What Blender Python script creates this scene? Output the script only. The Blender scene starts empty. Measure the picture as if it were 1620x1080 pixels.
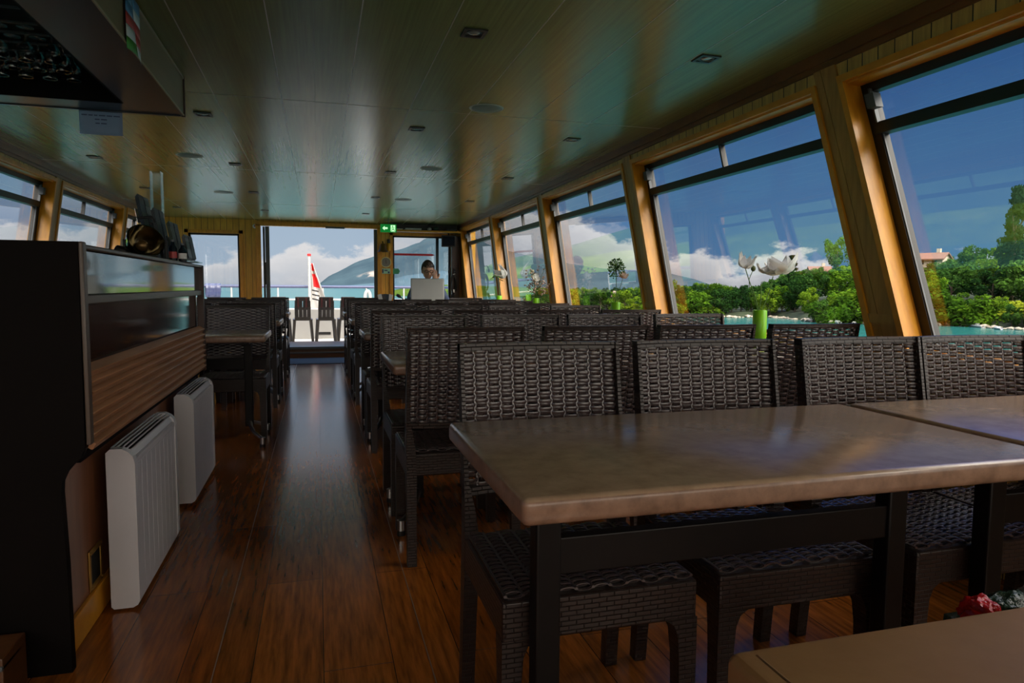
import bpy, bmesh, math, random
from mathutils import Vector, Matrix, noise
random.seed(7)
R = math.radians
PI = math.pi
scene = bpy.context.scene
COL = scene.collection

# ------------------------------------------------------------------ camera
H = 1.06
YAW, PITCH, ROLL, FPX = R(15.8506), R(4.5452), R(0.4), 1080.0
fw = Vector((math.sin(YAW)*math.cos(PITCH), math.cos(YAW)*math.cos(PITCH), -math.sin(PITCH)))
rt = Vector((math.cos(YAW), -math.sin(YAW), 0))
up = rt.cross(fw)
rt2 = rt*math.cos(ROLL)+up*math.sin(ROLL)
up2 = -rt*math.sin(ROLL)+up*math.cos(ROLL)
cd = bpy.data.cameras.new('camera')
cd.sensor_width = 36.0
cd.lens = 36.0*FPX/1620.0
cd.clip_start = 0.02
cd.clip_end = 20000
cam = bpy.data.objects.new('camera', cd)
COL.objects.link(cam)
m = Matrix((rt2, up2, -fw)).transposed().to_4x4()
m.translation = Vector((0, 0, H))
cam.matrix_world = m
scene.camera = cam


def azel(px, py):
    """compass bearing (from the keel line) and elevation of a sight line"""
    d = rt2*((px-810)/FPX)-up2*((py-540)/FPX)+fw
    d.normalize()
    return math.atan2(d.x, d.y), math.asin(d.z)


# ------------------------------------------------------------------ materials
def nd(nt, t, **kw):
    n = nt.nodes.new(t)
    for k, v in kw.items():
        if k.startswith('in_'):
            n.inputs[k[3:].replace('_', ' ')].default_value = v
        else:
            setattr(n, k, v)
    return n


def srgb(r, g, b):
    f = lambda c: (c/255/12.92) if c/255 <= .04045 else ((c/255+.055)/1.055)**2.4
    return (f(r), f(g), f(b), 1)


def base(name, col, rough=.5, metal=0., spec=.5, coat=0.):
    m = bpy.data.materials.new(name)
    m.use_nodes = True
    nt = m.node_tree
    b = nt.nodes['Principled BSDF']
    b.inputs['Base Color'].default_value = col if len(col) == 4 else (*col, 1)
    b.inputs['Roughness'].default_value = rough
    b.inputs['Metallic'].default_value = metal
    b.inputs['Specular IOR Level'].default_value = spec
    if coat:
        b.inputs['Coat Weight'].default_value = coat
        b.inputs['Coat Roughness'].default_value = .08
    return m, nt, b


def mottled(name, c1, c2, rough=.5, scale=8., metal=0., spec=.5, bump=0., bscale=None, stretch=(1, 1, 1), coat=0., rvar=0., detail=5):
    """two tones mixed by noise, with optional relief"""
    m, nt, b = base(name, c1, rough, metal, spec, coat)
    tc = nd(nt, 'ShaderNodeTexCoord')
    mp = nd(nt, 'ShaderNodeMapping')
    mp.inputs['Scale'].default_value = stretch
    nt.links.new(tc.outputs['Object'], mp.inputs['Vector'])
    nz = nd(nt, 'ShaderNodeTexNoise', in_Scale=scale, in_Detail=detail, in_Roughness=.6)
    nt.links.new(mp.outputs[0], nz.inputs['Vector'])
    cr = nd(nt, 'ShaderNodeValToRGB')
    cr.color_ramp.elements[0].position = .3
    cr.color_ramp.elements[1].position = .7
    cr.color_ramp.elements[0].color = c1 if len(c1) == 4 else (*c1, 1)
    cr.color_ramp.elements[1].color = c2 if len(c2) == 4 else (*c2, 1)
    nt.links.new(nz.outputs['Fac'], cr.inputs[0])
    nt.links.new(cr.outputs[0], b.inputs['Base Color'])
    if rvar:
        mr = nd(nt, 'ShaderNodeMapRange')
        mr.inputs['To Min'].default_value = rough-rvar
        mr.inputs['To Max'].default_value = rough+rvar
        nt.links.new(nz.outputs['Fac'], mr.inputs['Value'])
        nt.links.new(mr.outputs[0], b.inputs['Roughness'])
    if bump:
        n2 = nd(nt, 'ShaderNodeTexNoise', in_Scale=bscale or scale*4, in_Detail=4)
        nt.links.new(mp.outputs[0], n2.inputs['Vector'])
        bp = nd(nt, 'ShaderNodeBump', in_Strength=bump, in_Distance=.01)
        nt.links.new(n2.outputs['Fac'], bp.inputs['Height'])
        nt.links.new(bp.outputs[0], b.inputs['Normal'])
    return m


def boards(name, c1, c2, groove, swap, width, length, mortar=.0025, rough=.4, spec=.5, grain=.35, gstretch=(1, 1, 1), bumpd=.004, coat=0., joints=.5, rvar=0.):
    """wooden boards: brick pattern for the boards, stretched noise for the grain"""
    m, nt, b = base(name, c1, rough, 0, spec, coat)
    tc = nd(nt, 'ShaderNodeTexCoord')
    sp = nd(nt, 'ShaderNodeSeparateXYZ')
    nt.links.new(tc.outputs['Object'], sp.inputs[0])
    cb = nd(nt, 'ShaderNodeCombineXYZ')
    nt.links.new(sp.outputs[swap[0]], cb.inputs[0])
    nt.links.new(sp.outputs[swap[1]], cb.inputs[1])
    br = nd(nt, 'ShaderNodeTexBrick')
    br.offset = joints
    br.inputs['Scale'].default_value = 1
    br.inputs['Color1'].default_value = c1 if len(c1) == 4 else (*c1, 1)
    br.inputs['Color2'].default_value = c2 if len(c2) == 4 else (*c2, 1)
    br.inputs['Mortar'].default_value = groove if len(groove) == 4 else (*groove, 1)
    br.inputs['Mortar Size'].default_value = mortar
    br.inputs['Mortar Smooth'].default_value = .1
    br.inputs['Brick Width'].default_value = length
    br.inputs['Row Height'].default_value = width
    nt.links.new(cb.outputs[0], br.inputs['Vector'])
    mp = nd(nt, 'ShaderNodeMapping')
    mp.inputs['Scale'].default_value = gstretch
    nt.links.new(tc.outputs['Object'], mp.inputs['Vector'])
    nz = nd(nt, 'ShaderNodeTexNoise', in_Scale=6., in_Detail=5., in_Roughness=.6, in_Distortion=.15)
    nt.links.new(mp.outputs[0], nz.inputs['Vector'])
    mr = nd(nt, 'ShaderNodeMapRange')
    mr.inputs['From Min'].default_value = .25
    mr.inputs['From Max'].default_value = .75
    mr.inputs['To Min'].default_value = 1-grain
    mr.inputs['To Max'].default_value = 1+grain
    nt.links.new(nz.outputs['Fac'], mr.inputs['Value'])
    mx = nd(nt, 'ShaderNodeVectorMath', operation='SCALE')
    nt.links.new(br.outputs['Color'], mx.inputs[0])
    nt.links.new(mr.outputs[0], mx.inputs['Scale'])
    nt.links.new(mx.outputs[0], b.inputs['Base Color'])
    if rvar:
        m2 = nd(nt, 'ShaderNodeMapRange')
        m2.inputs['To Min'].default_value = rough-rvar
        m2.inputs['To Max'].default_value = rough+rvar
        nt.links.new(nz.outputs['Fac'], m2.inputs['Value'])
        nt.links.new(m2.outputs[0], b.inputs['Roughness'])
    bp = nd(nt, 'ShaderNodeBump', in_Strength=.6, in_Distance=bumpd)
    bp.invert = True
    nt.links.new(br.outputs['Fac'], bp.inputs['Height'])
    nt.links.new(bp.outputs[0], b.inputs['Normal'])
    return m


def glass(name, tint=(1, 1, 1, 1), boost=1.0, rough=0.0):
    """thin pane: clear transmission plus mirror reflection by Fresnel"""
    m = bpy.data.materials.new(name)
    m.use_nodes = True
    nt = m.node_tree
    nt.nodes.clear()
    out = nd(nt, 'ShaderNodeOutputMaterial')
    tr = nd(nt, 'ShaderNodeBsdfTransparent')
    tr.inputs[0].default_value = tint
    gl = nd(nt, 'ShaderNodeBsdfGlossy')
    gl.inputs['Roughness'].default_value = rough
    ge = nd(nt, 'ShaderNodeNewGeometry')
    dp = nd(nt, 'ShaderNodeVectorMath', operation='DOT_PRODUCT')
    nt.links.new(ge.outputs['Normal'], dp.inputs[0])
    nt.links.new(ge.outputs['Incoming'], dp.inputs[1])
    ab = nd(nt, 'ShaderNodeMath', operation='ABSOLUTE')
    nt.links.new(dp.outputs['Value'], ab.inputs[0])
    om = nd(nt, 'ShaderNodeMath', operation='SUBTRACT')
    om.inputs[0].default_value = 1
    nt.links.new(ab.outputs[0], om.inputs[1])
    pw = nd(nt, 'ShaderNodeMath', operation='POWER')
    pw.inputs[1].default_value = 5
    nt.links.new(om.outputs[0], pw.inputs[0])
    fr = nd(nt, 'ShaderNodeMath', operation='MULTIPLY_ADD')
    fr.inputs[1].default_value = .957
    fr.inputs[2].default_value = .043
    nt.links.new(pw.outputs[0], fr.inputs[0])
    mu = nd(nt, 'ShaderNodeMath', operation='MULTIPLY')
    mu.use_clamp = True
    mu.inputs[1].default_value = boost
    mix = nd(nt, 'ShaderNodeMixShader')
    nt.links.new(fr.outputs[0], mu.inputs[0])
    nt.links.new(mu.outputs[0], mix.inputs[0])
    nt.links.new(tr.outputs[0], mix.inputs[1])
    nt.links.new(gl.outputs[0], mix.inputs[2])
    nt.links.new(mix.outputs[0], out.inputs[0])
    return m


def emis(name, col, s):
    m, nt, b = base(name, col, .5)
    b.inputs['Emission Color'].default_value = col
    b.inputs['Emission Strength'].default_value = s
    return m


def woven(name, c1, c2, rough=.38):
    """moulded wicker relief for legs and aprons"""
    m, nt, b = base(name, c1, rough)
    tc = nd(nt, 'ShaderNodeTexCoord')
    sp = nd(nt, 'ShaderNodeSeparateXYZ')
    nt.links.new(tc.outputs['Object'], sp.inputs[0])
    ad = nd(nt, 'ShaderNodeMath', operation='ADD')
    nt.links.new(sp.outputs[0], ad.inputs[0])
    nt.links.new(sp.outputs[1], ad.inputs[1])
    cb = nd(nt, 'ShaderNodeCombineXYZ')
    nt.links.new(ad.outputs[0], cb.inputs[0])
    nt.links.new(sp.outputs[2], cb.inputs[1])
    br = nd(nt, 'ShaderNodeTexBrick')
    br.inputs['Scale'].default_value = 1
    br.inputs['Color1'].default_value = c1
    br.inputs['Color2'].default_value = c2
    br.inputs['Mortar'].default_value = tuple(x*.55 for x in c1[:3])+(1,)
    br.inputs['Mortar Size'].default_value = .0016
    br.inputs['Mortar Smooth'].default_value = 1
    br.inputs['Brick Width'].default_value = .034
    br.inputs['Row Height'].default_value = .0105
    nt.links.new(cb.outputs[0], br.inputs['Vector'])
    nt.links.new(br.outputs['Color'], b.inputs['Base Color'])
    bp = nd(nt, 'ShaderNodeBump', in_Strength=1., in_Distance=.002)
    bp.invert = True
    nt.links.new(br.outputs['Fac'], bp.inputs['Height'])
    nt.links.new(bp.outputs[0], b.inputs['Normal'])
    return m


M = {}
M['wicker'] = mottled('wicker_brown', srgb(54, 42, 42), srgb(64, 51, 51), .27, 30, spec=.8, coat=.15)
M['wicker_relief'] = woven('wicker_relief', srgb(38, 27, 24), srgb(45, 32, 28))
M['wicker_dark'] = mottled('wicker_backing', srgb(34, 26, 23), srgb(40, 30, 27), .55, 30)
M['tabletop'] = mottled('bronze_laminate', srgb(142, 116, 94), srgb(166, 140, 116), .19, 24, bump=.03, bscale=160, rvar=.04, detail=8, spec=1.)
M['table_edge'] = mottled('bronze_laminate_edge', srgb(108, 82, 66), srgb(150, 118, 98), .3, 32, detail=8)
M['black_metal'] = mottled('black_metal', srgb(13, 10, 10), srgb(18, 14, 13), .42, 20, spec=.2)
M['chrome'] = base('brushed_steel', srgb(190, 190, 190), .28, 1)[0]
M['rubber'] = base('black_rubber', srgb(14, 14, 14), .6)[0]
M['floor'] = boards('floor_planks', srgb(142, 80, 28), srgb(120, 64, 20), srgb(50, 26, 10), (1, 0), .19, 1.25, .0012, .17, .65, .65, (9, .7, 1), .0006, rvar=.04)
M['plank_glint'] = base('painted_plank_glint', srgb(128, 100, 76), .3)[0]
M['ceiling'] = boards('ceiling_panels', srgb(114, 120, 72), srgb(109, 116, 70), srgb(109, 116, 70), (1, 0), 40, 40, .0005, .25, .4, .22, (11, .22, 1), .0003, rvar=.03)
M['ceil_seam'] = base('ceiling_seam', srgb(165, 160, 138), .3)[0]
M['wallboard'] = boards('wall_boards', srgb(200, 164, 88), srgb(176, 142, 72), srgb(30, 22, 10), (2, 1), .088, 40, .003, .42, .5, .28, (8, 8, .7), .004, joints=0)
M['wallboard_end'] = boards('end_wall_boards', srgb(218, 164, 58), srgb(200, 146, 46), srgb(50, 34, 10), (2, 0), .09, 40, .003, .42, .5, .25, (8, 8, .7), .004, joints=0)
M['post'] = mottled('post_wood', srgb(176, 136, 70), srgb(144, 108, 54), .42, 7, stretch=(6, 6, .6))
M['trimwood'] = mottled('honey_trim', srgb(214, 150, 40), srgb(186, 122, 28), .36, 8, stretch=(5, 1, 1))
M['cornice'] = mottled('cornice_wood', srgb(124, 82, 40), srgb(96, 60, 28), .35, 8, stretch=(5, .5, 1))
M['alu'] = base('dark_aluminium', srgb(34, 40, 44), .45, .4)[0]
M['alu_light'] = base('grey_aluminium', srgb(92, 96, 100), .5, .4)[0]
M['gasket'] = base('black_gasket', srgb(12, 12, 14), .5)[0]
M['pane'] = glass('window_glass', (.98, .99, 1, 1), 1.5)
M['clear'] = glass('clear_acrylic', (.92, .95, .96, 1), 1.6)
M['bar_dark'] = mottled('black_brown_laminate', srgb(9, 6, 6), srgb(13, 9, 8), .6, 5, spec=.08)
M['bar_gloss'] = mottled('glossy_mahogany', srgb(52, 30, 22), srgb(66, 38, 26), .07, 6, stretch=(1, .6, 6), coat=.6)
M['bar_glass'] = base('dark_display_glass', srgb(58, 62, 58), .04, 0, 1.0, 1.0)[0]
M['bar_slat'] = mottled('slat_wood', srgb(178, 128, 90), srgb(140, 96, 64), .42, 5, stretch=(1, .5, 8))
M['bar_panel'] = mottled('red_brown_panel', srgb(140, 92, 64), srgb(112, 68, 46), .3, 5, stretch=(1, 6, .6))
M['bar_rail'] = base('grey_brown_rail', srgb(84, 72, 64), .35)[0]
M['white_metal'] = mottled('white_enamel', srgb(206, 204, 210), srgb(214, 212, 218), .3, 3)
M['vent_dark'] = base('vent_shadow_black', srgb(22, 24, 24), .6)[0]
M['brass'] = base('brass', srgb(190, 150, 80), .35, .8)[0]
M['hood_steel'] = mottled('dark_steel', srgb(6, 18, 28), srgb(9, 24, 38), .3, 3, spec=.4)
M['hood_side'] = mottled('beige_panel', srgb(120, 108, 84), srgb(110, 98, 76), .4, 4, stretch=(1, .5, 6))
M['hood_edge'] = base('pale_edge', srgb(150, 140, 120), .4)[0]
M['dark_brown'] = base('dark_brown', srgb(52, 26, 16), .45)[0]
M['glassware'] = glass('glassware', (.8, .82, .82, 1), 1.2)
M['paper_blue'] = base('bluish_paper', srgb(126, 140, 170), .7)[0]
M['paper'] = mottled('paper_white', srgb(214, 214, 212), srgb(200, 200, 200), .7, 20)
M['ink'] = base('ink', srgb(72, 80, 108), .8)[0]
M['spot_black'] = base('spotlight_black', srgb(14, 14, 14), .4)[0]
M['spot_lens'] = base('spotlight_lens', srgb(150, 152, 150), .15, .5)[0]
M['speaker'] = mottled('speaker_grille', srgb(110, 124, 116), srgb(100, 114, 108), .5, 60)
M['speaker_rim'] = base('speaker_rim', srgb(170, 172, 160), .4)[0]
M['exit_green'] = emis('exit_green', srgb(10, 130, 50), .55)
M['exit_white'] = emis('exit_white', srgb(190, 255, 190), 1.2)
M['red'] = base('red_film', srgb(200, 20, 44), .45)[0]
M['screen'] = base('black_screen', srgb(16, 24, 34), .15)[0]
M['black_plastic'] = base('black_plastic', srgb(18, 18, 20), .4)[0]
M['silver'] = mottled('silver_lid', srgb(168, 170, 170), srgb(176, 178, 178), .35, 4, metal=.35)
M['bronze'] = base('bell_bronze', srgb(120, 92, 56), .35, .7)[0]
M['yellow'] = base('yellow_plastic', srgb(222, 160, 30), .4)[0]
M['clock_face'] = base('clock_face', srgb(120, 118, 110), .4)[0]
M['clock_rim'] = base('clock_rim', srgb(190, 180, 120), .3, .6)[0]
M['sign_green'] = base('sign_green', srgb(60, 150, 110), .5)[0]
M['sign_pale'] = base('sign_pale', srgb(150, 205, 175), .5)[0]
M['vase'] = mottled('lime_glaze', srgb(116, 186, 26), srgb(128, 198, 34), .3, 6)
M['stem'] = mottled('stem_green', srgb(70, 104, 40), srgb(92, 126, 52), .6, 30)
M['bud'] = mottled('bud_green', srgb(74, 88, 48), srgb(94, 104, 60), .6, 60)
M['umbel'] = mottled('umbel_green', srgb(74, 116, 52), srgb(104, 148, 74), .6, 30)
M['leather'] = mottled('tan_leather', srgb(166, 126, 80), srgb(146, 108, 66), .5, 5, bump=.08, bscale=40)
M['skin'] = mottled('skin', srgb(206, 160, 134), srgb(196, 148, 122), .5, 20)
M['hair'] = mottled('dark_hair', srgb(40, 28, 22), srgb(70, 52, 42), .5, 60, stretch=(3, 3, 1))
M['shirt'] = mottled('blue_grey_shirt', srgb(92, 108, 140), srgb(80, 94, 126), .8, 12)
M['deck'] = mottled('white_deck', srgb(204, 202, 198), srgb(214, 212, 208), .5, 3)
M['step_wood'] = mottled('step_wood', srgb(88, 52, 24), srgb(66, 38, 18), .35, 5, stretch=(.6, 6, 6))
M['mat'] = mottled('grey_floor_panel', srgb(38, 40, 48), srgb(48, 50, 58), .85, 120)
M['rail_blue'] = base('navy_rail', srgb(54, 60, 92), .35)[0]
M['white_paint'] = base('white_paint', srgb(160, 160, 160), .4)[0]
M['deck_chair'] = mottled('grey_resin', srgb(72, 68, 66), srgb(62, 58, 56), .5, 8)
M['deck_stripe'] = mottled('maroon_strip', srgb(110, 62, 62), srgb(96, 50, 50), .6, 8)
M['flag_white'] = base('flag_white', srgb(158, 156, 154), .8)[0]
M['flag_red'] = base('flag_red', srgb(190, 18, 22), .8)[0]
M['flag_black'] = base('flag_black', srgb(30, 30, 36), .8)[0]
M['roof_white'] = mottled('white_superstructure', srgb(218, 218, 214), srgb(208, 208, 206), .5, 2)
M['plaster'] = mottled('pale_plaster', srgb(176, 166, 150), srgb(162, 152, 136), .8, 2)
M['rooftile'] = mottled('brown_roof', srgb(110, 76, 62), srgb(90, 62, 50), .8, 3)
M['bark'] = mottled('bark', srgb(74, 60, 46), srgb(56, 44, 34), .9, 6)
M['stone'] = mottled('shore_stone', srgb(176, 166, 150), srgb(128, 118, 104), .9, 3)
M['bank'] = mottled('undergrowth', srgb(18, 30, 9), srgb(32, 46, 15), .95, .25)
M['book_blue'] = mottled('leaflet_blue', srgb(10, 22, 36), srgb(16, 46, 66), .5, 30)
M['book_green'] = mottled('leaflet_green', srgb(24, 42, 30), srgb(64, 84, 68), .5, 26)
M['book_grey'] = mottled('leaflet_grey', srgb(24, 30, 36), srgb(60, 66, 72), .5, 30)
M['book_dark'] = mottled('leaflet_dark', srgb(14, 14, 20), srgb(30, 26, 36), .35, 30)
M['dome_metal'] = base('polished_dome', srgb(120, 112, 92), .12, 1)[0]
M['plush_red'] = mottled('red_wrapper', srgb(190, 16, 24), srgb(150, 8, 16), .25, 30, bump=.6, bscale=60)
M['foil'] = mottled('silver_foil', srgb(170, 170, 168), srgb(110, 112, 108), .25, 50, bump=.8, bscale=90)
M['dark_green'] = mottled('dark_green_wrapper', srgb(18, 40, 30), srgb(30, 60, 44), .25, 40, bump=.6, bscale=70)
M['flyer_blue'] = base('flyer_blue', srgb(60, 110, 150), .5)[0]
M['flyer_red'] = base('flyer_red', srgb(170, 60, 60), .5)[0]
M['flyer_green'] = base('flyer_green', srgb(70, 140, 60), .5)[0]
M['flyer_white'] = base('flyer_white', srgb(190, 200, 206), .5)[0]
M['box_white'] = base('white_card', srgb(200, 202, 210), .6)[0]
M['blue_plastic'] = base('blue_plastic', srgb(40, 110, 190), .4)[0]


def leafmat(name, c1, c2, c3):
    m = bpy.data.materials.new(name)
    m.use_nodes = True
    nt = m.node_tree
    nt.nodes.clear()
    out = nd(nt, 'ShaderNodeOutputMaterial')
    oi = nd(nt, 'ShaderNodeObjectInfo')
    tc = nd(nt, 'ShaderNodeTexCoord')
    nz = nd(nt, 'ShaderNodeTexNoise', in_Scale=5., in_Detail=3.)
    nt.links.new(tc.outputs['Object'], nz.inputs['Vector'])
    ad = nd(nt, 'ShaderNodeMath', operation='ADD')
    nt.links.new(nz.outputs['Fac'], ad.inputs[0])
    sc = nd(nt, 'ShaderNodeMath', operation='MULTIPLY_ADD')
    nt.links.new(oi.outputs['Random'], sc.inputs[0])
    sc.inputs[1].default_value = .5
    sc.inputs[2].default_value = -.25
    nt.links.new(sc.outputs[0], ad.inputs[1])
    cr = nd(nt, 'ShaderNodeValToRGB')
    cr.color_ramp.elements[0].position = .25
    cr.color_ramp.elements[0].color = c1
    cr.color_ramp.elements[1].position = .75
    cr.color_ramp.elements[1].color = c3
    e = cr.color_ramp.elements.new(.5)
    e.color = c2
    nt.links.new(ad.outputs[0], cr.inputs[0])
    df = nd(nt, 'ShaderNodeBsdfDiffuse')
    tl = nd(nt, 'ShaderNodeBsdfTranslucent')
    nt.links.new(cr.outputs[0], df.inputs[0])
    nt.links.new(cr.outputs[0], tl.inputs[0])
    mx = nd(nt, 'ShaderNodeMixShader')
    mx.inputs[0].default_value = .35
    nt.links.new(df.outputs[0], mx.inputs[1])
    nt.links.new(tl.outputs[0], mx.inputs[2])
    nt.links.new(mx.outputs[0], out.inputs[0])
    return m


M['petal'] = leafmat('white_petal', srgb(206, 204, 200), srgb(222, 220, 217), srgb(232, 231, 228))
M['petal_pink'] = leafmat('blush_petal', srgb(214, 184, 170), srgb(228, 204, 190), srgb(236, 222, 212))
M['leaf'] = leafmat('broad_leaf', srgb(36, 62, 14), srgb(64, 96, 22), srgb(100, 126, 30))
M['leaf_dark'] = leafmat('dark_leaf', srgb(22, 46, 20), srgb(40, 70, 28), srgb(66, 98, 36))
M['leaf_conifer'] = leafmat('conifer_needles', srgb(16, 34, 22), srgb(26, 46, 28), srgb(40, 62, 34))
M['leaf_yellow'] = leafmat('yellow_leaf', srgb(84, 104, 22), srgb(110, 126, 28), srgb(136, 146, 40))


# ------------------------------------------------------------------ mesh helpers
class MB:
    """collects shapes that make up ONE mesh object"""

    def __init__(s):
        s.bm = bmesh.new()
        s.mats = []
        s.round = False

    def mi(s, m):
        if m is None:
            return 0
        if m not in s.mats:
            s.mats.append(m)
        return s.mats.index(m)

    def _tag(s, faces, m):
        i = s.mi(m)
        for f in faces:
            f.material_index = i

    def box(s, c, size, rot=None, bev=0., m=None, seg=2):
        r = bmesh.ops.create_cube(s.bm, size=1.0)
        vs = r['verts']
        mat = Matrix.Translation(c)
        if rot is not None:
            mat = mat @ rot.to_4x4()
        for v in vs:
            v.co = mat @ Vector((v.co.x*size[0], v.co.y*size[1], v.co.z*size[2]))
        fs = set(f for v in vs for f in v.link_faces)
        if bev > 0:
            es = list(set(e for v in vs for e in v.link_edges))
            rr = bmesh.ops.bevel(s.bm, geom=es, offset=bev, segments=seg, affect='EDGES', profile=.5)
            fs = set(rr['faces']) | set(f for f in fs if f.is_valid)
        s._tag(fs, m)
        return s

    def hexa(s, p, m=None):
        """eight corners: four of the bottom ring, four of the top ring"""
        v = [s.bm.verts.new(q) for q in p]
        fs = [s.bm.faces.new([v[i] for i in f]) for f in ((3, 2, 1, 0), (4, 5, 6, 7), (0, 1, 5, 4), (1, 2, 6, 5), (2, 3, 7, 6), (3, 0, 4, 7))]
        s._tag(fs, m)
        return s

    def prism(s, pts, d, m=None):
        """polygon pts (3D) extruded by vector d"""
        d = Vector(d)
        a = [s.bm.verts.new(p) for p in pts]
        b = [s.bm.verts.new(Vector(p)+d) for p in pts]
        n = len(a)
        fs = [s.bm.faces.new(a[::-1]), s.bm.faces.new(b)]
        for i in range(n):
            fs.append(s.bm.faces.new((a[i], a[(i+1) % n], b[(i+1) % n], b[i])))
        s._tag(fs, m)
        return s

    def quad(s, pts, m=None):
        f = s.bm.faces.new([s.bm.verts.new(p) for p in pts])
        s._tag([f], m)
        return s

    def tube(s, pts, r, n=8, m=None, flat=None, cap=True, nrm=None):
        """round (or flattened) bar along a line of points; r may be a list"""
        s.round = True
        pts = [Vector(p) for p in pts]
        rs = r if isinstance(r, (list, tuple)) else [r]*len(pts)
        rings = []
        ref = Vector(nrm) if nrm is not None else None
        for i, p in enumerate(pts):
            t = (pts[min(i+1, len(pts)-1)]-pts[max(i-1, 0)])
            if t.length < 1e-9:
                t = Vector((0, 0, 1))
            t.normalize()
            if ref is None:
                ref = Vector((0, 0, 1)) if abs(t.z) < .9 else Vector((1, 0, 0))
            a = (ref-t*ref.dot(t)).normalized()
            b = t.cross(a)
            ra, rb = (rs[i], rs[i]) if flat is None else (rs[i]*flat, rs[i])
            rings.append([s.bm.verts.new(p+a*(ra*math.cos(2*PI*k/n))+b*(rb*math.sin(2*PI*k/n))) for k in range(n)])
        fs = []
        for i in range(len(rings)-1):
            for k in range(n):
                fs.append(s.bm.faces.new((rings[i][k], rings[i][(k+1) % n], rings[i+1][(k+1) % n], rings[i+1][k])))
        if cap:
            fs.append(s.bm.faces.new(rings[0][::-1]))
            fs.append(s.bm.faces.new(rings[-1]))
        s._tag(fs, m)
        return s

    def lathe(s, prof, c=(0, 0, 0), n=24, m=None, mat=None):
        """profile of (radius, height) turned about z, moved to c (or by matrix)"""
        s.round = True
        c = Vector(c)
        T = mat if mat is not None else Matrix.Identity(4)
        rings = []
        for r, z in prof:
            if r < 1e-6:
                rings.append([s.bm.verts.new(c+(T @ Vector((0, 0, z))))])
            else:
                rings.append([s.bm.verts.new(c+(T @ Vector((r*math.cos(2*PI*k/n), r*math.sin(2*PI*k/n), z)))) for k in range(n)])
        fs = []
        for a, b in zip(rings, rings[1:]):
            for k in range(n):
                if len(a) == 1 and len(b) == 1:
                    continue
                if len(a) == 1:
                    fs.append(s.bm.faces.new((a[0], b[(k+1) % n], b[k])))
                elif len(b) == 1:
                    fs.append(s.bm.faces.new((a[k], a[(k+1) % n], b[0])))
                else:
                    fs.append(s.bm.faces.new((a[k], a[(k+1) % n], b[(k+1) % n], b[k])))
        s._tag(fs, m)
        return s

    def ball(s, c, r, m=None, sub=2, sc=(1, 1, 1), jitter=0.):
        s.round = True
        rr = bmesh.ops.create_icosphere(s.bm, subdivisions=sub, radius=1)
        for v in rr['verts']:
            k = 1+jitter*noise.noise(v.co*2.3+Vector(c)*3.1)
            v.co = Vector(c)+Vector((v.co.x*sc[0], v.co.y*sc[1], v.co.z*sc[2]))*r*k
        s._tag(set(f for v in rr['verts'] for f in v.link_faces), m)
        return s

    def grid(s, fn, nu, nv, m=None, close=False):
        s.round = True
        vs = [[s.bm.verts.new(fn(i/nu, j/nv)) for j in range(nv+1)] for i in range(nu+1)]
        fs = [s.bm.faces.new((vs[i][j], vs[i+1][j], vs[i+1][j+1], vs[i][j+1])) for i in range(nu) for j in range(nv)]
        s._tag(fs, m)
        return s

    def mesh(s, name, m=None, smooth=None):
        if smooth is None:
            smooth = 62 if s.round else 20
        if m is not None and not s.mats:
            s.mats = [m]
        bmesh.ops.recalc_face_normals(s.bm, faces=s.bm.faces)
        me = bpy.data.meshes.new(name)
        s.bm.to_mesh(me)
        s.bm.free()
        for q in s.mats:
            me.materials.append(q)
        if smooth:
            me.shade_smooth()
            try:
                me.set_sharp_from_angle(angle=R(smooth))
            except Exception:
                pass
        return me

    def build(s, name, m=None, parent=None, smooth=None):
        o = bpy.data.objects.new(name, s.mesh(name, m, smooth))
        COL.objects.link(o)
        if parent is not None:
            o.parent = parent
        return o


def thing(name, label, cat, loc=(0, 0, 0), rz=0, group=None):
    o = bpy.data.objects.new(name, None)
    o.empty_display_size = .1
    COL.objects.link(o)
    o.location = loc
    o.rotation_euler = (0, 0, rz)
    tag(o, label, cat, group)
    return o


def tag(o, label, cat, group=None, kind=None):
    o['label'] = label
    o['category'] = cat
    if group:
        o['group'] = group
    if kind:
        o['kind'] = kind
    return o


def struct(o, label=None, cat=None):
    o['kind'] = 'structure'
    if label:
        o['label'] = label
    if cat:
        o['category'] = cat
    return o


def dup(root, loc, rz=None, label=None, group=None, scale=None):
    r = root.copy()
    COL.objects.link(r)
    r.location = loc
    if rz is not None:
        r.rotation_euler = (0, 0, rz)
    if scale is not None:
        r.scale = scale
    if label:
        r['label'] = label
    if group:
        r['group'] = group
    for ch in list(root.children):
        c = ch.copy()
        COL.objects.link(c)
        c.parent = r
        for g in list(ch.children):
            d = g.copy()
            COL.objects.link(d)
            d.parent = c
    return r


ORD = ['first', 'second', 'third', 'fourth', 'fifth', 'sixth', 'seventh', 'eighth']
YFRONT, YEND = -2.4, 11.5


def ceil_z(y):
    return 2.2-.010*y


# ------------------------------------------------------------------ the saloon shell
WZ0 = 2.16


def wx(z, o=0.):
    return 2.31+.045*(WZ0-z)+o


def wp(side, s, z, o=0.):
    """point on a raking side wall: s = place along it at z 2.04, o = outward"""
    return Vector((side*wx(z, o), s-.32*(2.04-z), z))


# floor
b = MB()
b.hexa([(-2.55, YFRONT, -.1), (2.55, YFRONT, -.1), (2.55, YEND, -.1), (-2.55, YEND, -.1),
        (-2.55, YFRONT, 0), (2.55, YFRONT, 0), (2.55, YEND, 0), (-2.55, YEND, 0)])
struct(b.build('floor', M['floor']))
for i, x in enumerate((-.292, .290)):  # thin pale strips paint in the glints along two plank edges
    b = MB()
    b.box((x, 4.1, .0006), (.0032, 12.8, .0012))
    struct(b.build('trim_%d' % (i+1), M['plank_glint']))
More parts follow.
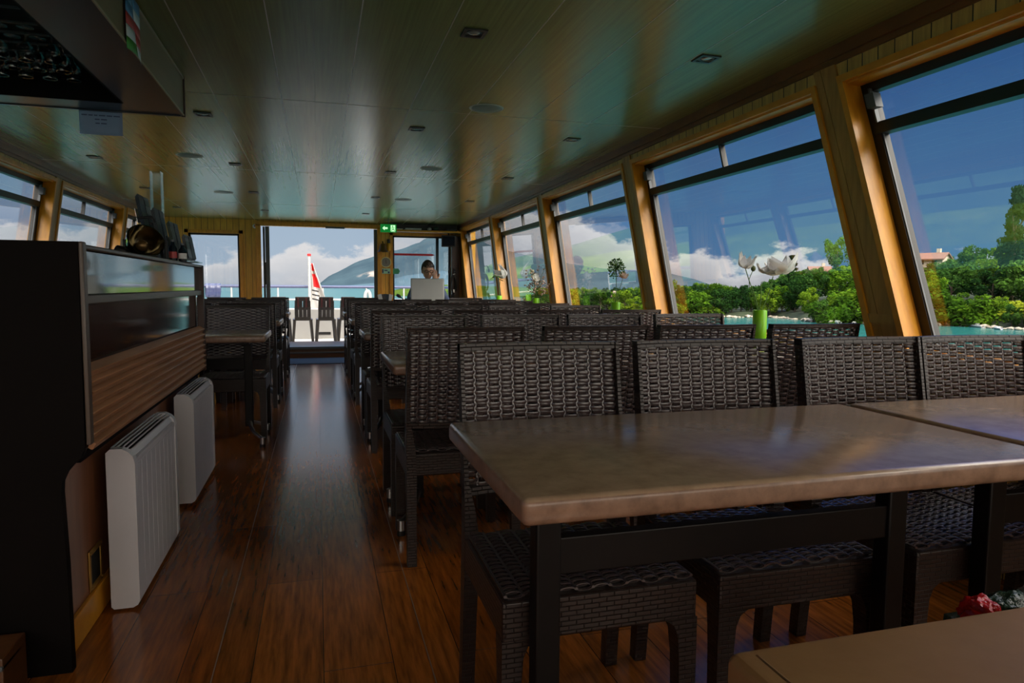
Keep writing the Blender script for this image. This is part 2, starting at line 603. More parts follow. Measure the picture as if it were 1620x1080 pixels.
# ceiling with panel seams
b = MB()
zf, ze = ceil_z(YFRONT), ceil_z(YEND)
b.hexa([(-2.4, YFRONT, zf), (2.4, YFRONT, zf), (2.4, YEND, ze), (-2.4, YEND, ze),
        (-2.4, YFRONT, zf+.12), (2.4, YFRONT, zf+.12), (2.4, YEND, ze+.12), (-2.4, YEND, ze+.12)])
ce = struct(b.build('ceiling', M['ceiling']))
b = MB()
sl = math.atan(.010)
for x in (-1.76, -1.36, -.935, -.562, -.187, .187, .564, .94, 1.36, 1.762):
    b.box((x, (YFRONT+YEND)/2, (zf+ze)/2-.0004), (.005, YEND-YFRONT, .0012), Matrix.Rotation(-sl, 3, 'X'))
for y in (-.8, 1.8, 4.35, 6.88, 9.42):
    b.box((0, y, ceil_z(y)-.0004), (4.6, .005, .0012), Matrix.Rotation(-sl, 3, 'X'))
b.build('seam', M['ceil_seam'], ce)['kind'] = 'structure'
# upper deck slab over the cabin, overhanging the sides
b = MB()
b.box((0, 4.6, 2.43), (5.0, 14.0, .1))
struct(b.build('roof', M['roof_white']))

POST = {1: [-1.72, .52, 2.69, 4.85, 7.0, 9.17, 11.33], -1: [-1.4, .8, 2.98, 5.14, 7.3, 9.58, 11.5]}
PW = .145
SILL, WTOP = .80, 2.0
win_no = 0
for side, nm in ((1, 'right'), (-1, 'left')):
    # wall: low panel, header and raking posts
    b = MB()
    def slab(s0, s1, z0, z1, o0, o1, m=None):
        b.hexa([wp(side, s0, z0, o0), wp(side, s1, z0, o0), wp(side, s1, z0, o1), wp(side, s0, z0, o1),
                wp(side, s0, z1, o0), wp(side, s1, z1, o0), wp(side, s1, z1, o1), wp(side, s0, z1, o1)], m)
    slab(YFRONT, YEND+.7, -.05, SILL-.03, 0, .12)
    slab(YFRONT, YEND+.1, WTOP+.035, 2.32, 0, .12)
    for s in POST[side]:
        slab(s, s+PW, SILL-.03, WTOP+.035, 0, .15)
    slab(YFRONT, POST[side][0], SILL-.03, WTOP+.035, 0, .12)
    if side == 1:
        slab(POST[1][-1]+PW, YEND+.4, SILL-.03, WTOP+.035, 0, .12)
    struct(b.build('wall_%s' % nm, M['wallboard']))
    # post facings: plain boards with an inset cross piece
    for s in POST[side]:
        b = MB()
        q = []
        for z, o in ((SILL-.02, 0), (WTOP+.03, 0)):
            pass
        def bar(s0, s1, z0, z1, o0=-.012, o1=.002):
            b.hexa([wp(side, s0, z0, o0), wp(side, s1, z0, o0), wp(side, s1, z0, o1), wp(side, s0, z0, o1),
                    wp(side, s0, z1, o0), wp(side, s1, z1, o0), wp(side, s1, z1, o1), wp(side, s0, z1, o1)])
        bar(s+.004, s+.092, SILL-.02, WTOP+.12)
        bar(s+.095, s+PW-.004, SILL-.02, WTOP+.12)
        bar(s+.004, s+PW-.004, .915, .955, -.02)
        struct(b.build('trim_%d' % (3+POST[side].index(s)+(0 if side == 1 else 10)), M['post']))
    # cornice along the ceiling
    b = MB()
    for (z0, z1, t) in ((2.075, 2.10, .03), (2.10, 2.135, .045)):
        for i in range(14):
            y0, y1 = YFRONT+i*(YEND-YFRONT)/14, YFRONT+(i+1)*(YEND-YFRONT)/14
            d0, d1 = ceil_z(y0)-2.2+.045, ceil_z(y1)-2.2+.045
            X = side*2.33
            b.hexa([(X-side*t, y0, z0+d0), (X-side*t, y1, z0+d1), (X, y1, z0+d1), (X, y0, z0+d0),
                    (X-side*t, y0, z1+d0+.02), (X-side*t, y1, z1+d1+.02), (X, y1, z1+d1+.02), (X, y0, z1+d0+.02)])
    struct(b.build('trim_%d' % (30 if side == 1 else 31), M['cornice']))
    # windows
    ends = POST[side]
    for k in range(len(ends)-1):
        win_no += 1
        a, e = ends[k]+PW, ends[k+1]
        w = bpy.data.objects.new('window_%d' % win_no, None)
        COL.objects.link(w)
        w.location = wp(side, (a+e)/2, SILL)
        struct(w)
        off = Vector(w.location)

        def piece(name, quads, mat):
            bb = MB()
            for (s0, s1, z0, z1, o0, o1) in quads:
                bb.hexa([wp(side, s0, z0, o0)-off, wp(side, s1, z0, o0)-off, wp(side, s1, z0, o1)-off, wp(side, s0, z0, o1)-off,
                         wp(side, s0, z1, o0)-off, wp(side, s1, z1, o0)-off, wp(side, s1, z1, o1)-off, wp(side, s0, z1, o1)-off])
            return bb.build(name, mat, w, smooth=0)
        t = .03
        # honey wood casing and reveal
        piece('casing', [(a-.002, a+t, SILL, WTOP, -.022, .0), (e-t, e+.002, SILL, WTOP, -.022, .0),
                         (a-.002, e+.002, WTOP-.002, WTOP+t, -.022, .0), (a-.002, e+.002, SILL-.04, SILL+.002, -.05, .0),
                         (a, a+.02, SILL, WTOP, 0, .15), (e-.02, e, SILL, WTOP, 0, .15),
                         (a, e, WTOP-.012, WTOP, 0, .15), (a, e, SILL, SILL+.012, 0, .15)], M['trimwood'])
        g = .03
        # dark metal frame with the mid rail and mullion
        piece('metal_frame', [(a+.02, a+.02+g, SILL+.012, WTOP-.012, .085, .13), (e-.02-g*1.6, e-.02, SILL+.012, WTOP-.012, .085, .13),
                              (a+.02, e-.02, WTOP-.012-.04, WTOP-.012, .085, .13), (a+.02, e-.02, SILL+.012, SILL+.03, .085, .13)], M['gasket'])
        piece('rail', [(a+.04, e-.04, 1.752, 1.803, .075, .13)], M['alu'])
        mid = a+(e-a)*.5
        if k not in (1,) or side == -1:
            piece('mullion', [(mid-.008, mid+.008, 1.80, WTOP-.03, .09, .125)], M['gasket'])
        piece('upper_pane', [(a+.05, e-.05, 1.79, WTOP-.03, .104, .108)], M['pane'])
        piece('lower_pane', [(a+.05, e-.05, SILL+.02, 1.77, .104, .108)], M['pane'])
        piece('guide_rail', [(e-.074, e-.068, SILL+.02, 1.75, .09, .098)], M['alu_light'])
        piece('latch', [(e-.125, e-.075, 1.86, 1.925, .035, .075), (e-.078, e-.068, 1.80, 1.96, .07, .09)], M['alu_light'])

# ---- end wall with the aft door
b = MB()
D0, D1, DT = -.86, .955, 2.0
T = .12
def wbox(x0, x1, z0, z1, y0=YEND, y1=YEND+T, m=None):
    b.box(((x0+x1)/2, (y0+y1)/2, (z0+z1)/2), (x1-x0, y1-y0, z1-z0), m=m)
LW = (-1.90, -1.17, .82, 1.86)
RW = (1.20, 2.17, .79, 1.90)
wbox(-2.6, LW[0], -.05, 2.3)
wbox(LW[0], LW[1], -.05, LW[2])
wbox(LW[0], LW[1], LW[3], 2.3)
wbox(LW[1], D0, -.05, 2.3)
wbox(D0, D1, DT, 2.3)
wbox(D1, RW[0], -.05, 2.3)
wbox(RW[0], RW[1], -.05, RW[2])
wbox(RW[0], RW[1], RW[3], 2.3)
wbox(RW[1], 2.6, -.05, 2.3)
struct(b.build('wall_back', M['wallboard_end']))
# front wall behind the viewer, unseen, its wide openings added to let light in
b = MB()
wbox(-2.6, 2.6, -.05, .85, YFRONT-.1, YFRONT)
wbox(-2.6, 2.6, 2.05, 2.35, YFRONT-.1, YFRONT)
for x in (-2.5, -.85, .85, 2.5):
    wbox(x-.1, x+.1, .85, 2.05, YFRONT-.1, YFRONT)
struct(b.build('wall_front', M['post']))


def end_window(no, r, mull=None):
    w = bpy.data.objects.new('window_%d' % no, None)
    COL.objects.link(w)
    w.location = ((r[0]+r[1])/2, YEND, r[2])
    struct(w)
    o = Vector(w.location)
    bb = MB()
    for (x0, x1, z0, z1) in ((r[0]-.05, r[0], r[2]-.05, r[3]+.05), (r[1], r[1]+.05, r[2]-.05, r[3]+.05),
                             (r[0]-.05, r[1]+.05, r[3], r[3]+.05), (r[0]-.05, r[1]+.05, r[2]-.06, r[2])):
        bb.box(Vector(((x0+x1)/2, YEND-.01, (z0+z1)/2))-o, (x1-x0, .03, z1-z0))
    bb.build('casing', M['trimwood'], w)
    bb = MB()
    f = .028
    for (x0, x1, z0, z1) in ((r[0], r[0]+f, r[2], r[3]), (r[1]-f, r[1], r[2], r[3]), (r[0], r[1], r[3]-f, r[3]), (r[0], r[1], r[2], r[2]+f)):
        bb.box(Vector(((x0+x1)/2, YEND+.05, (z0+z1)/2))-o, (x1-x0, .06, z1-z0))
    bb.build('metal_frame', M['gasket'], w)
    if mull:
        bb = MB()
        bb.box(Vector((mull, YEND+.05, (r[2]+r[3])/2))-o, (.045, .05, r[3]-r[2]))
        bb.build('mullion', M['alu'], w)
    bb = MB()
    bb.box(Vector(((r[0]+r[1])/2, YEND+.05, (r[2]+r[3])/2))-o, (r[1]-r[0]-.02, .004, r[3]-r[2]-.02))
    bb.build('pane', M['pane'], w)
    return w


end_window(13, LW)
w14 = end_window(14, RW, 1.95)
# the open sliding aft door: wooden frame, metal track frame, door leaf stacked at the bar side
d = bpy.data.objects.new('door_1', None)
COL.objects.link(d)
d.location = (0, YEND, 0)
struct(d)
bb = MB()
for (x, w_, z0, z1) in ((D0-.03, .07, 0, DT+.02), (D1+.03, .07, 0, DT+.02)):
    bb.box((x, -.01, (z0+z1)/2), (w_, .06, z1-z0), bev=.004)
bb.box(((D0+D1)/2, -.01, DT+.03), (D1-D0+.14, .06, .07), bev=.004)
bb.build('casing', M['trimwood'], d)
bb = MB()
bb.box((D0+.10, .05, 1.08), (.06, .05, DT-.18), bev=.004)
bb.box((D0+.045, .10, 1.08), (.03, .04, DT-.18), bev=.004)
bb.box((D1-.03, .05, 1.08), (.055, .05, DT-.18), bev=.004)
bb.build('metal_frame', M['alu_light'], d)
bb = MB()
bb.box((D0+.065, .06, 1.25), (.015, .06, .35), bev=.003)
bb.build('handle', M['gasket'], d)
bb = MB()
bb.box((.28, -.03, DT-.005), (.3, .03, .03), bev=.003)
bb.build('track_plate', M['alu_light'], d)
# raised threshold inside the aft door, steel nosing and thin dark floor panel
b = MB()
b.box((.045, 11.0, .08), (1.8, 1.0, .16), bev=.004)
st = struct(b.build('trim_40', M['step_wood']))
bb = MB()
bb.box((.045, 10.5, .145), (1.8, .03, .035), bev=.004)
bb.box((.045, 10.492, .075), (1.8, .012, .022), bev=.003)
bb.build('nosing', M['alu_light'], st)
tag((lambda q: q)(MB().box((0, 10.0, .004), (.86, .8, .008), bev=.003).build('dark_floor_panel', M['mat'])), 'dark grey panel on the floor before the step of the open aft door', 'mat')

# ------------------------------------------------------------------ ceiling fittings
def make_spot():
    t = thing('ceiling_spotlight', 'x', 'ceiling light', group='square recessed spotlights in the ceiling')
    f = MB()
    s_ = .052
    for sx, sy, lx, ly in ((-1, 0, .016, .104), (1, 0, .016, .104), (0, -1, .104, .016), (0, 1, .104, .016)):
        f.box((sx*(s_-.008), sy*(s_-.008), -.003), (lx, ly, .007), bev=.0015)
    f.build('bezel', M['spot_black'], t)
    g = MB()
    g.box((0, 0, -.0008), (.09, .09, .0016))
    g.lathe([(.038, -.001), (.036, -.006), (.028, -.004)], n=20)
    g.build('housing', M['black_plastic'], t)
    l = MB()
    l.lathe([(0, -.006), (.015, -.0055), (.026, -.003), (.027, -.001)], n=20)
    l.build('lens', M['spot_lens'], t)
    return t


spot = make_spot()
first = True
for ci, (x, cname) in enumerate(((-1.80, 'over the bar wall windows'), (-.69, 'just bar side of the aisle'), (.675, 'just lake side of the aisle'), (1.825, 'along the lakeside windows'))):
    n = 0
    for y in (3.02, 4.84, 6.62, 8.39, 10.15):
        if x < 0 and y < 4:
            continue
        lab = 'small square black ceiling spotlight, %s in the row %s' % (ORD[n], cname)
        n += 1
        o = spot if first else dup(spot, (x, y, 0))
        first = False
        o.location = (x, y, ceil_z(y))
        o['label'] = lab
lsp = thing('ceiling_speaker', 'x', 'speaker', group='round flush ceiling speakers')
MB().lathe([(.09, 0), (.098, -.004), (.105, -.003), (.107, 0)], n=32).build('rim', M['speaker_rim'], lsp)
MB().lathe([(0, -.004), (.06, -.0042), (.09, -.002), (.092, 0)], n=32).build('grille', M['speaker'], lsp)
first = True
for x, cname in ((-1.015, 'bar side of the aisle'), (1.015, 'lake side of the aisle')):
    n = 0
    for y in (4.19, 6.32, 8.48):
        if x < 0 and y < 5:
            continue
        o = lsp if first else dup(lsp, (x, y, 0))
        first = False
        o.location = (x, y, ceil_z(y))
        o['label'] = 'round flush ceiling speaker, %s from the front on the %s' % (ORD[n], cname)
        n += 1

# ------------------------------------------------------------------ wicker chair
CH_W, CH_H, SEAT_Z = .445, .911, .435


def chair_backpt(u, z, o=0.):
    """u -1..1 across, z height; concave back leaning away"""
    y = .19+.075*((z-.43)/.48)+.028*(1-u*u)
    return Vector((u*CH_W/2, y+o, z))


def make_chair():
    t = thing('woven_chair', 'x', 'chair', group='dark brown woven chairs at the tables')
    # backrest weave
    bk = MB()
    ns, z0, z1 = 12, .545, .895
    inner = .975
    for k in range(ns+1):
        u = -inner+2*inner*k/ns
        pts = [chair_backpt(u, z0-.01+(z1-z0+.02)*j/14, .0005) for j in range(15)]
        bk.tube(pts, .0036, 6, flat=.8, nrm=(0, 1, 0))
    rows = 33
    for r in range(rows):
        z = z0+(z1-z0)*(r+.5)/rows
        pts = []
        nn = ns*6
        for j in range(nn+1):
            u = -inner+2*inner*j/nn
            w_ = math.sin(PI*j/6)*(1 if r % 2 else -1)      # in front of one bay, behind the next
            pts.append(chair_backpt(u, z, -.0082*math.copysign(abs(w_)**.6, w_)))
        bk.tube(pts, .0054, 6, flat=.42, nrm=(0, 1, 0))
    bk.build('backrest', M['wicker'], t)
    # frame around the back
    for zc, hh in ((CH_H-.009, .018), (.535, .022)):
        fr = MB()
        n = 16
        ring = [[chair_backpt(-1+2*j/n, zc+dz, dy) for dz, dy in ((-hh/2, -.013), (-hh/2, .013), (hh/2, .013), (hh/2, -.013))] for j in range(n+1)]
        vv = [[fr.bm.verts.new(p) for p in q] for q in ring]
        for j in range(n):
            for k in range(4):
                fr.bm.faces.new((vv[j][k], vv[j][(k+1) % 4], vv[j+1][(k+1) % 4], vv[j+1][k]))
        fr.bm.faces.new(vv[0])
        fr.bm.faces.new(vv[-1][::-1])
        fr.build('back_rail', M['wicker_relief'], t)
    # rear legs run up as stiles
    for sx in (-1, 1):
        lg = MB()
        X = sx*CH_W/2
        prof = [(0, .235, .036, .034), (.20, .218, .040, .036), (.33, .206, .046, .038), (.43, .198, .046, .036), (.50, .200, .044, .026), (.56, .206, .042, .012), (.75, .238, .040, .010), (CH_H, .264, .036, .009)]
        rings = []
        for z, y, dy, dx in prof:
            rings.append([lg.bm.verts.new((X-sx*a, y+b_, z)) for a, b_ in ((0, -dy/2), (dx, -dy/2), (dx, dy/2), (0, dy/2))])
        for i in range(len(rings)-1):
            for k in range(4):
                lg.bm.faces.new((rings[i][k], rings[i][(k+1) % 4], rings[i+1][(k+1) % 4], rings[i+1][k]))
        lg.bm.faces.new(rings[0])
        lg.bm.faces.new(rings[-1][::-1])
        lg.build('leg', M['wicker_relief'], t)
    # front legs, flared into the apron
    for sx in (-1, 1):
        lg = MB()
        X = sx*CH_W/2
        prof = [(0, .036), (.25, .042), (.30, .046), (.325, .056), (.340, .078)]
        rings = []
        for z, w_ in prof:
            rings.append([lg.bm.verts.new(p) for p in ((X, -.195, z), (X-sx*w_, -.195, z), (X-sx*w_, -.195+min(w_, .05), z), (X, -.195+min(w_, .05), z))])
        for i in range(len(rings)-1):
            for k in range(4):
                lg.bm.faces.new((rings[i][k], rings[i][(k+1) % 4], rings[i+1][(k+1) % 4], rings[i+1][k]))
        lg.bm.faces.new(rings[0])
        lg.bm.faces.new(rings[-1][::-1])
        lg.build('leg', M['wicker_relief'], t)
    # seat: moulded apron box with woven top
    se = MB()
    se.box((0, .005, (SEAT_Z-.012+.335)/2), (CH_W-.002, .398, SEAT_Z-.012-.335), bev=.006)
    ap = se.build('apron', M['wicker_relief'], t)
    st_ = MB()
    ns, rows = 11, 22
    y0, y1 = -.182, .185
    for k in range(ns+1):
        x = -CH_W/2+.01+(CH_W-.02)*k/ns
        st_.tube([(x, y0, SEAT_Z-.006), (x, y1, SEAT_Z-.006)], .0042, 6, flat=.8, nrm=(0, 0, 1))
    rows = 34
    for r in range(rows):
        y = y0+(y1-y0)*(r+.5)/rows
        pts = []
        nn = ns*6
        for j in range(nn+1):
            x = -CH_W/2+.01+(CH_W-.02)*j/nn
            w_ = math.sin(PI*j/6)*(1 if r % 2 else -1)
            pts.append((x, y, SEAT_Z-.007+.005*math.copysign(abs(w_)**.6, w_)))
        st_.tube(pts, .0054, 6, flat=.42, nrm=(0, 0, 1))
    st_.build('seat', M['wicker'], t)
    return t


chair0 = make_chair()
chair_used = False
ROWS = [1.27, 3.10, 4.93, 6.76, 8.59]


def place_chair(x, y, facing, label):
    """facing -1: front towards the viewer's end, +1: front towards the stern"""
    global chair_used
    o = chair0 if not chair_used else dup(chair0, (x, y, 0))
    chair_used = True
    o.location = (x, y, 0)
    o.rotation_euler = (0, 0, (0 if facing < 0 else PI)+random.uniform(-.012, .012))
    o['label'] = label
    return o


lake_x = [.535, 1.06, 1.555, 2.09]
bar_x = [-.575, -1.085, -1.60, -2.06]
for ri, Y in enumerate(ROWS):
    for ci, x in enumerate(lake_x):
        rowt = 'the %s lakeside table row' % ORD[ri]
        xx = x
        if ri == 0:
            xx = [.572, 1.074, 1.617, 2.067][ci]
        if ri == 4 and ci == 1:
            place_chair(1.40, Y+.50, -1, 'dark brown woven chair the person with the laptop sits on')
        elif not (ri == 4 and ci == 3):
            place_chair(xx if not (ri == 4 and ci == 2) else 1.92, Y+.475-.264, -1, 'woven chair facing the viewer behind %s, %s from the aisle' % (rowt, ORD[ci]))
        if ri > 0:
            place_chair(xx, Y-.595+.264, 1, 'woven chair seen from behind before %s, %s from the aisle' % (rowt, ORD[ci]))
for ri, Y in enumerate(ROWS[2:]):
    for ci, x in enumerate(bar_x):
        rowt = 'the %s bar-side table row' % ORD[ri]
        place_chair(x, Y+.475-.264, -1, 'woven chair facing the viewer behind %s, %s from the aisle' % (rowt, ORD[ci]))
        if ri > 0:
            place_chair(x, Y-.595+.264, 1, 'woven chair seen from behind before %s, %s from the aisle' % (rowt, ORD[ci]))

# ------------------------------------------------------------------ tables
def make_table(W, Dp):
    t = thing('dining_table', 'x', 'table', group='bronze topped dining tables')
    top = MB()
    top.box((0, 0, .741-.0225), (W, Dp, .045), bev=.012, seg=3, m=M['tabletop'])
    for f in top.bm.faces:
        if f.normal.z < .35:
            pass
    o = top.build('tabletop', M['tabletop'], t, smooth=40)
    o.data.materials.append(M['table_edge'])
    for p in o.data.polygons:
        if p.normal.z < .5 and p.center.z < .741-.006:
            p.material_index = 1
    fr = MB()
    lx, yc = W/2-.135, -.02
    fr.box((0, yc, .53), (2*lx, .03, .075), bev=.003)
    fr.build('rail', M['black_metal'], t)
    for sx in (-1, 1):
        b_ = MB()
        b_.box((sx*lx, 0, .686), (.06, DP-.16, .02), bev=.003)
        b_.build('bracket', M['black_metal'], t)
        lg = MB()
        lg.box((sx*lx, yc, .39), (.052, .046, .59), bev=.005)
        l = lg.build('leg', M['black_metal'], t)
        for sy in (-1, 1):
            ex_, ey = sx*(W/2-(.035 if sx < 0 else .0945)), sy*.235
            f = MB()
            f.tube([(sx*lx, yc, .125), (sx*lx+(ex_-sx*lx)*(.15 if sx < 0 else .95), yc+(ey-yc)*(.35 if sx < 0 else .1), .11), (sx*lx+(ex_-sx*lx)*(.42 if sx < 0 else 1.), yc+(ey-yc)*(.7 if sx < 0 else .6), .085), (ex_, ey, .055)], [.019, .0135, .013, .012], 8)
            f.lathe([(.0165, .022), (.0165, .066), (.0, .07)], (ex_, ey, 0), 12)
            f.build('foot', M['chrome'], l)
            g = MB()
            g.lathe([(0, 0), (.017, 0), (.018, .004), (.0145, .026), (0, .026)], (ex_, ey, 0), 12)
            g.build('glide', M['rubber'], l)
    return t


WA, WB, DP = 1.115, .89, .615
ta, tb = make_table(WA, DP), make_table(WB, DP)
ua = ub = False
for side, rows in ((1, ROWS), (-1, ROWS[2:])):
    for ri, Y in enumerate(rows):
        sname = 'lakeside' if side > 0 else 'bar-side'
        xa = side*(.292 if side > 0 else .33)
        o = ta if not ua else dup(ta, (0, 0, 0))
        ua = True
        o.location = (xa+side*WA/2, Y, 0)
        o.rotation_euler = (0, 0, 0 if side > 0 else PI)
        o['label'] = 'bronze laminate table beside the aisle in the %s %s table row' % (ORD[ri], sname)
        o = tb if not ub else dup(tb, (0, 0, 0))
        ub = True
        o.location = (xa+side*(WA+.028+WB/2), Y, 0)
        o.rotation_euler = (0, 0, 0 if side > 0 else PI)
        o['label'] = 'bronze laminate table against the windows in the %s %s table row' % (ORD[ri], sname)

# ------------------------------------------------------------------ vases with flowers
def vase(loc, label):
    t = thing('flower_vase', label, 'vase', loc, group='lime green vases on the lakeside tables')
    v = MB()
    v.lathe([(0, 0), (.034, 0), (.036, .004), (.036, .205), (.034, .208), (.031, .205), (.031, .02), (0, .02)], n=28)
    v.build('cylinder_vase', M['vase'], t)
    return t


def stem(t, pts, r=.0026):
    b_ = MB()
    b_.tube(pts, r, 6)
    return b_.build('stem', M['stem'], t)


def poppy(t, c, tilt, r, closed=.35, n=7, mat='petal', st=None):
    b_ = MB()
    T_ = Matrix.Translation(c) @ Matrix.Rotation(tilt[1], 4, 'Z') @ Matrix.Rotation(tilt[0], 4, 'X')
    for k in range(n):
        a = 2*PI*k/n+.3*math.sin(k*2.1)
        rr = r*(.9+.2*((k*37) % 10)/10)
        def pf(u, v, a=a, rr=rr, k=k):
            w_ = (u-.5)*1.35*rr*math.sin(PI*min(1, .18+v*.8))
            rad = rr*v
            z = rr*closed*v*v*1.6+.14*rr*math.sin(u*9+k)*v+(k % 2)*.05*rr
            p = Vector((rad, w_, z))
            return T_ @ Vector((p.x*math.cos(a)-p.y*math.sin(a), p.x*math.sin(a)+p.y*math.cos(a), p.z))
        b_.grid(pf, 6, 5)
    o = b_.build('blossom', M[mat], t, smooth=80)
    c_ = MB()
    c_.ball(T_ @ Vector((0, 0, r*.12)), r*.16, sub=1)
    c_.build('flower_heart', M['bud'], o)
    return o


# big vase: two poppies and a bud
v = vase((2.235, 3.1, .741), 'lime green cylinder vase holding white poppies and a bud')
stem(v, [(-.004, 0, .19), (-.03, .0, .27), (-.075, -.005, .36), (-.107, -.01, .43)])
stem(v, [(-.006, 0, .19), (-.035, .004, .26), (-.066, .006, .33), (-.07, .004, .37), (-.052, 0, .415)], .002)
stem(v, [(.004, 0, .19), (.03, 0, .25), (.055, 0, .31), (.072, 0, .385)])
stem(v, [(0, .01, .19), (.012, .012, .27), (.008, .012, .345)])
poppy(v, (-.112, -.012, .425), (.25, .6), .045, 1.0, 6)
poppy(v, (.115, -.02, .40), (-.25, .3), .085, .55, 9)
poppy(v, (.045, .03, .40), (.3, 1.4), .055, .4, 7)
b = MB()
b.ball((-.05, 0, .425), .013, sub=2, sc=(1, 1, 1.25))
b.build('bud', M['bud'], v)
# second: allium-like umbel
v = vase((2.25, 4.95, .741), 'lime green cylinder vase holding a tall fluffy green umbel')
stem(v, [(0, 0, .19), (.004, 0, .32), (.0, 0, .46)], .003)
b = MB()
rnd = random.Random(3)
for i in range(150):
    d_ = Vector((rnd.gauss(0, 1), rnd.gauss(0, 1), rnd.gauss(.25, 1))).normalized()
    c = Vector((0, 0, .47))
    e_ = c+Vector((d_.x*.075, d_.y*.075, d_.z*.085))*rnd.uniform(.7, 1)
    b.tube([c, c+(e_-c)*.6+Vector((0, 0, .006)), e_], .0011, 3)
    b.ball(e_, .006, sub=0)
b.build('umbel', M['umbel'], v)
poppy(v, (.06, 0, .40), (.4, 0), .045, .5, 7, 'petal_pink')
stem(v, [(.01, 0, .19), (.03, 0, .3), (.058, 0, .395)], .002)
# third: blossom spray
v = vase((2.19, 6.80, .741), 'lime green vase holding a dense spray of tiny pale blossoms')
rnd = random.Random(5)
b = MB()
fl = MB()
for i in range(22):
    a = rnd.uniform(0, 2*PI)
    sp_ = rnd.uniform(.02, .15)
    hgt = rnd.uniform(.28, .56)
    e_ = Vector((sp_*math.cos(a), sp_*math.sin(a), hgt))
    b.tube([(0, 0, .19), (e_.x*.4, e_.y*.4, .19+(hgt-.19)*.6), e_], .0018, 4)
    for q in range(5):
        p = Vector((e_.x*(.6+.1*q), e_.y*(.6+.1*q), .19+(hgt-.19)*(.55+.11*q)))+Vector((rnd.gauss(0, .012), rnd.gauss(0, .012), 0))
        fl.ball(p, rnd.uniform(.008, .016), sub=1, sc=(1, 1, .7), jitter=.3)
b.build('stem', M['stem'], v)
fl.build('blossom', M['petal_pink'], v)
poppy(v, (-.02, -.02, .40), (.9, .2), .05, .5, 7)
# fourth: lily with leaves
v = vase((2.27, 8.62, .741), 'lime green vase holding a drooping white lily with dark leaves')
stem(v, [(0, 0, .19), (.01, 0, .36), (.02, 0, .5)], .003)
poppy(v, (.075, 0, .46), (1.0, -1.2), .085, 1.2, 6)
b = MB()
for k in range(9):
    a = k*2.4
    c = Vector((-.04, 0, .42+.02*(k % 4)))
    L = .11
    def lf(u, vv, a=a, c=c):
        w_ = (u-.5)*.05*math.sin(PI*min(1, vv+.05))
        return c+Vector((math.cos(a)*L*vv-math.sin(a)*w_, math.sin(a)*L*vv+math.cos(a)*w_, .02*vv-.05*vv*vv))
    b.grid(lf, 2, 5)
b.build('leaves', M['stem'], v)

# ------------------------------------------------------------------ bar cabinet
t = thing('bar_cabinet', 'long dark bar cabinet with glass display, slatted front and black end panel', 'cabinet', (-.6, 2.06, 0))
def rel(x, y, z):
    return (x+.6, y-2.06, z)
# end panel facing the viewer: outline in the xz plane with a rounded recess
b = MB()
pts = [(-1.45, .0), (-.662, .0), (-.664, .3), (-.670, .50), (-.668, .53), (-.657, .555), (-.64, .575), (-.620, .595), (-.609, .62), (-.606, 1.172), (-1.45, 1.172)]
b.prism([rel(x, 2.05, z) for x, z in pts], (0, .03, 0))
b.build('end_panel', M['bar_dark'], t)
b = MB()
b.box(rel(-.60, 2.066, .90), (.012, .03, .545), bev=.004)
b.build('edge_strip', M['bar_rail'], t)
b = MB()
b.box(rel(-.73, 3.06, 1.16), (.26, 1.97, .014), bev=.004)
b.build('counter_top', M['bar_rail'], t)
b = MB()
b.box(rel(-.625, 3.06, 1.092), (.012, 1.94, .122), bev=.002)
b.build('display_glass', M['bar_glass'], t)
b = MB()
b.box(rel(-.62, 3.06, 1.018), (.03, 1.96, .026), bev=.003)
b.build('rail', M['bar_rail'], t)
b = MB()
b.box(rel(-.613, 4.035, .88), (.032, .035, .57), bev=.003)
b.build('end_post', M['dark_brown'], t)
b = MB()
b.box(rel(-.64, 3.06, .92), (.012, 1.94, .18), bev=.002)
b.build('gloss_panel', M['bar_gloss'], t)
for k in range(8):
    b = MB()
    zc = .823-k*.0285
    xo = -.615+.0005*k
    b.box(rel(xo, 3.06, zc), (.034, 1.945, .0215), Matrix.Rotation(R(32), 3, 'Y'), bev=.003)
    b.build('slat', M['bar_slat'], t)
b = MB()
b.box(rel(-.66, 3.06, .72), (.02, 1.94, .26))
b.box(rel(-.69, 3.06, .585), (.12, 1.96, .02))
b.build('backing', M['bar_dark'], t)
b = MB()
b.box(rel(-.708, 3.06, .335), (.016, 1.96, .48), bev=.002)
b.build('lower_panel', M['bar_panel'], t)
b = MB()
b.box(rel(-.694, 3.06, .05), (.014, 1.95, .095), bev=.003)
b.build('kickboard', M['trimwood'], t)
b = MB()
b.box(rel(-1.1, 3.06, .58), (.76, 1.9, 1.14))
b.build('carcass', M['bar_dark'], t)
# brass plate on the lower panel
t = thing('brass_plate', 'small brass framed recess plate on the lower bar panel', 'plate', (-.699, 2.40, .165))
b = MB()
for (y, z, ly, lz) in ((-.055, 0, .018, .13), (.055, 0, .018, .13), (0, .056, .126, .018), (0, -.056, .126, .018)):
    b.box((.002, y, z), (.005, ly, lz), bev=.0015)
for y in (-.055, .055):
    for z in (-.056, .056):
        b.lathe([(0, .004), (.004, .003), (.005, 0)], (.004, y, z), 8, mat=Matrix.Rotation(R(90), 4, 'Y'))
b.build('frame', M['brass'], t)
b = MB()
b.box((.0005, 0, 0), (.003, .095, .095))
b.build('recess', M['vent_dark'], t)

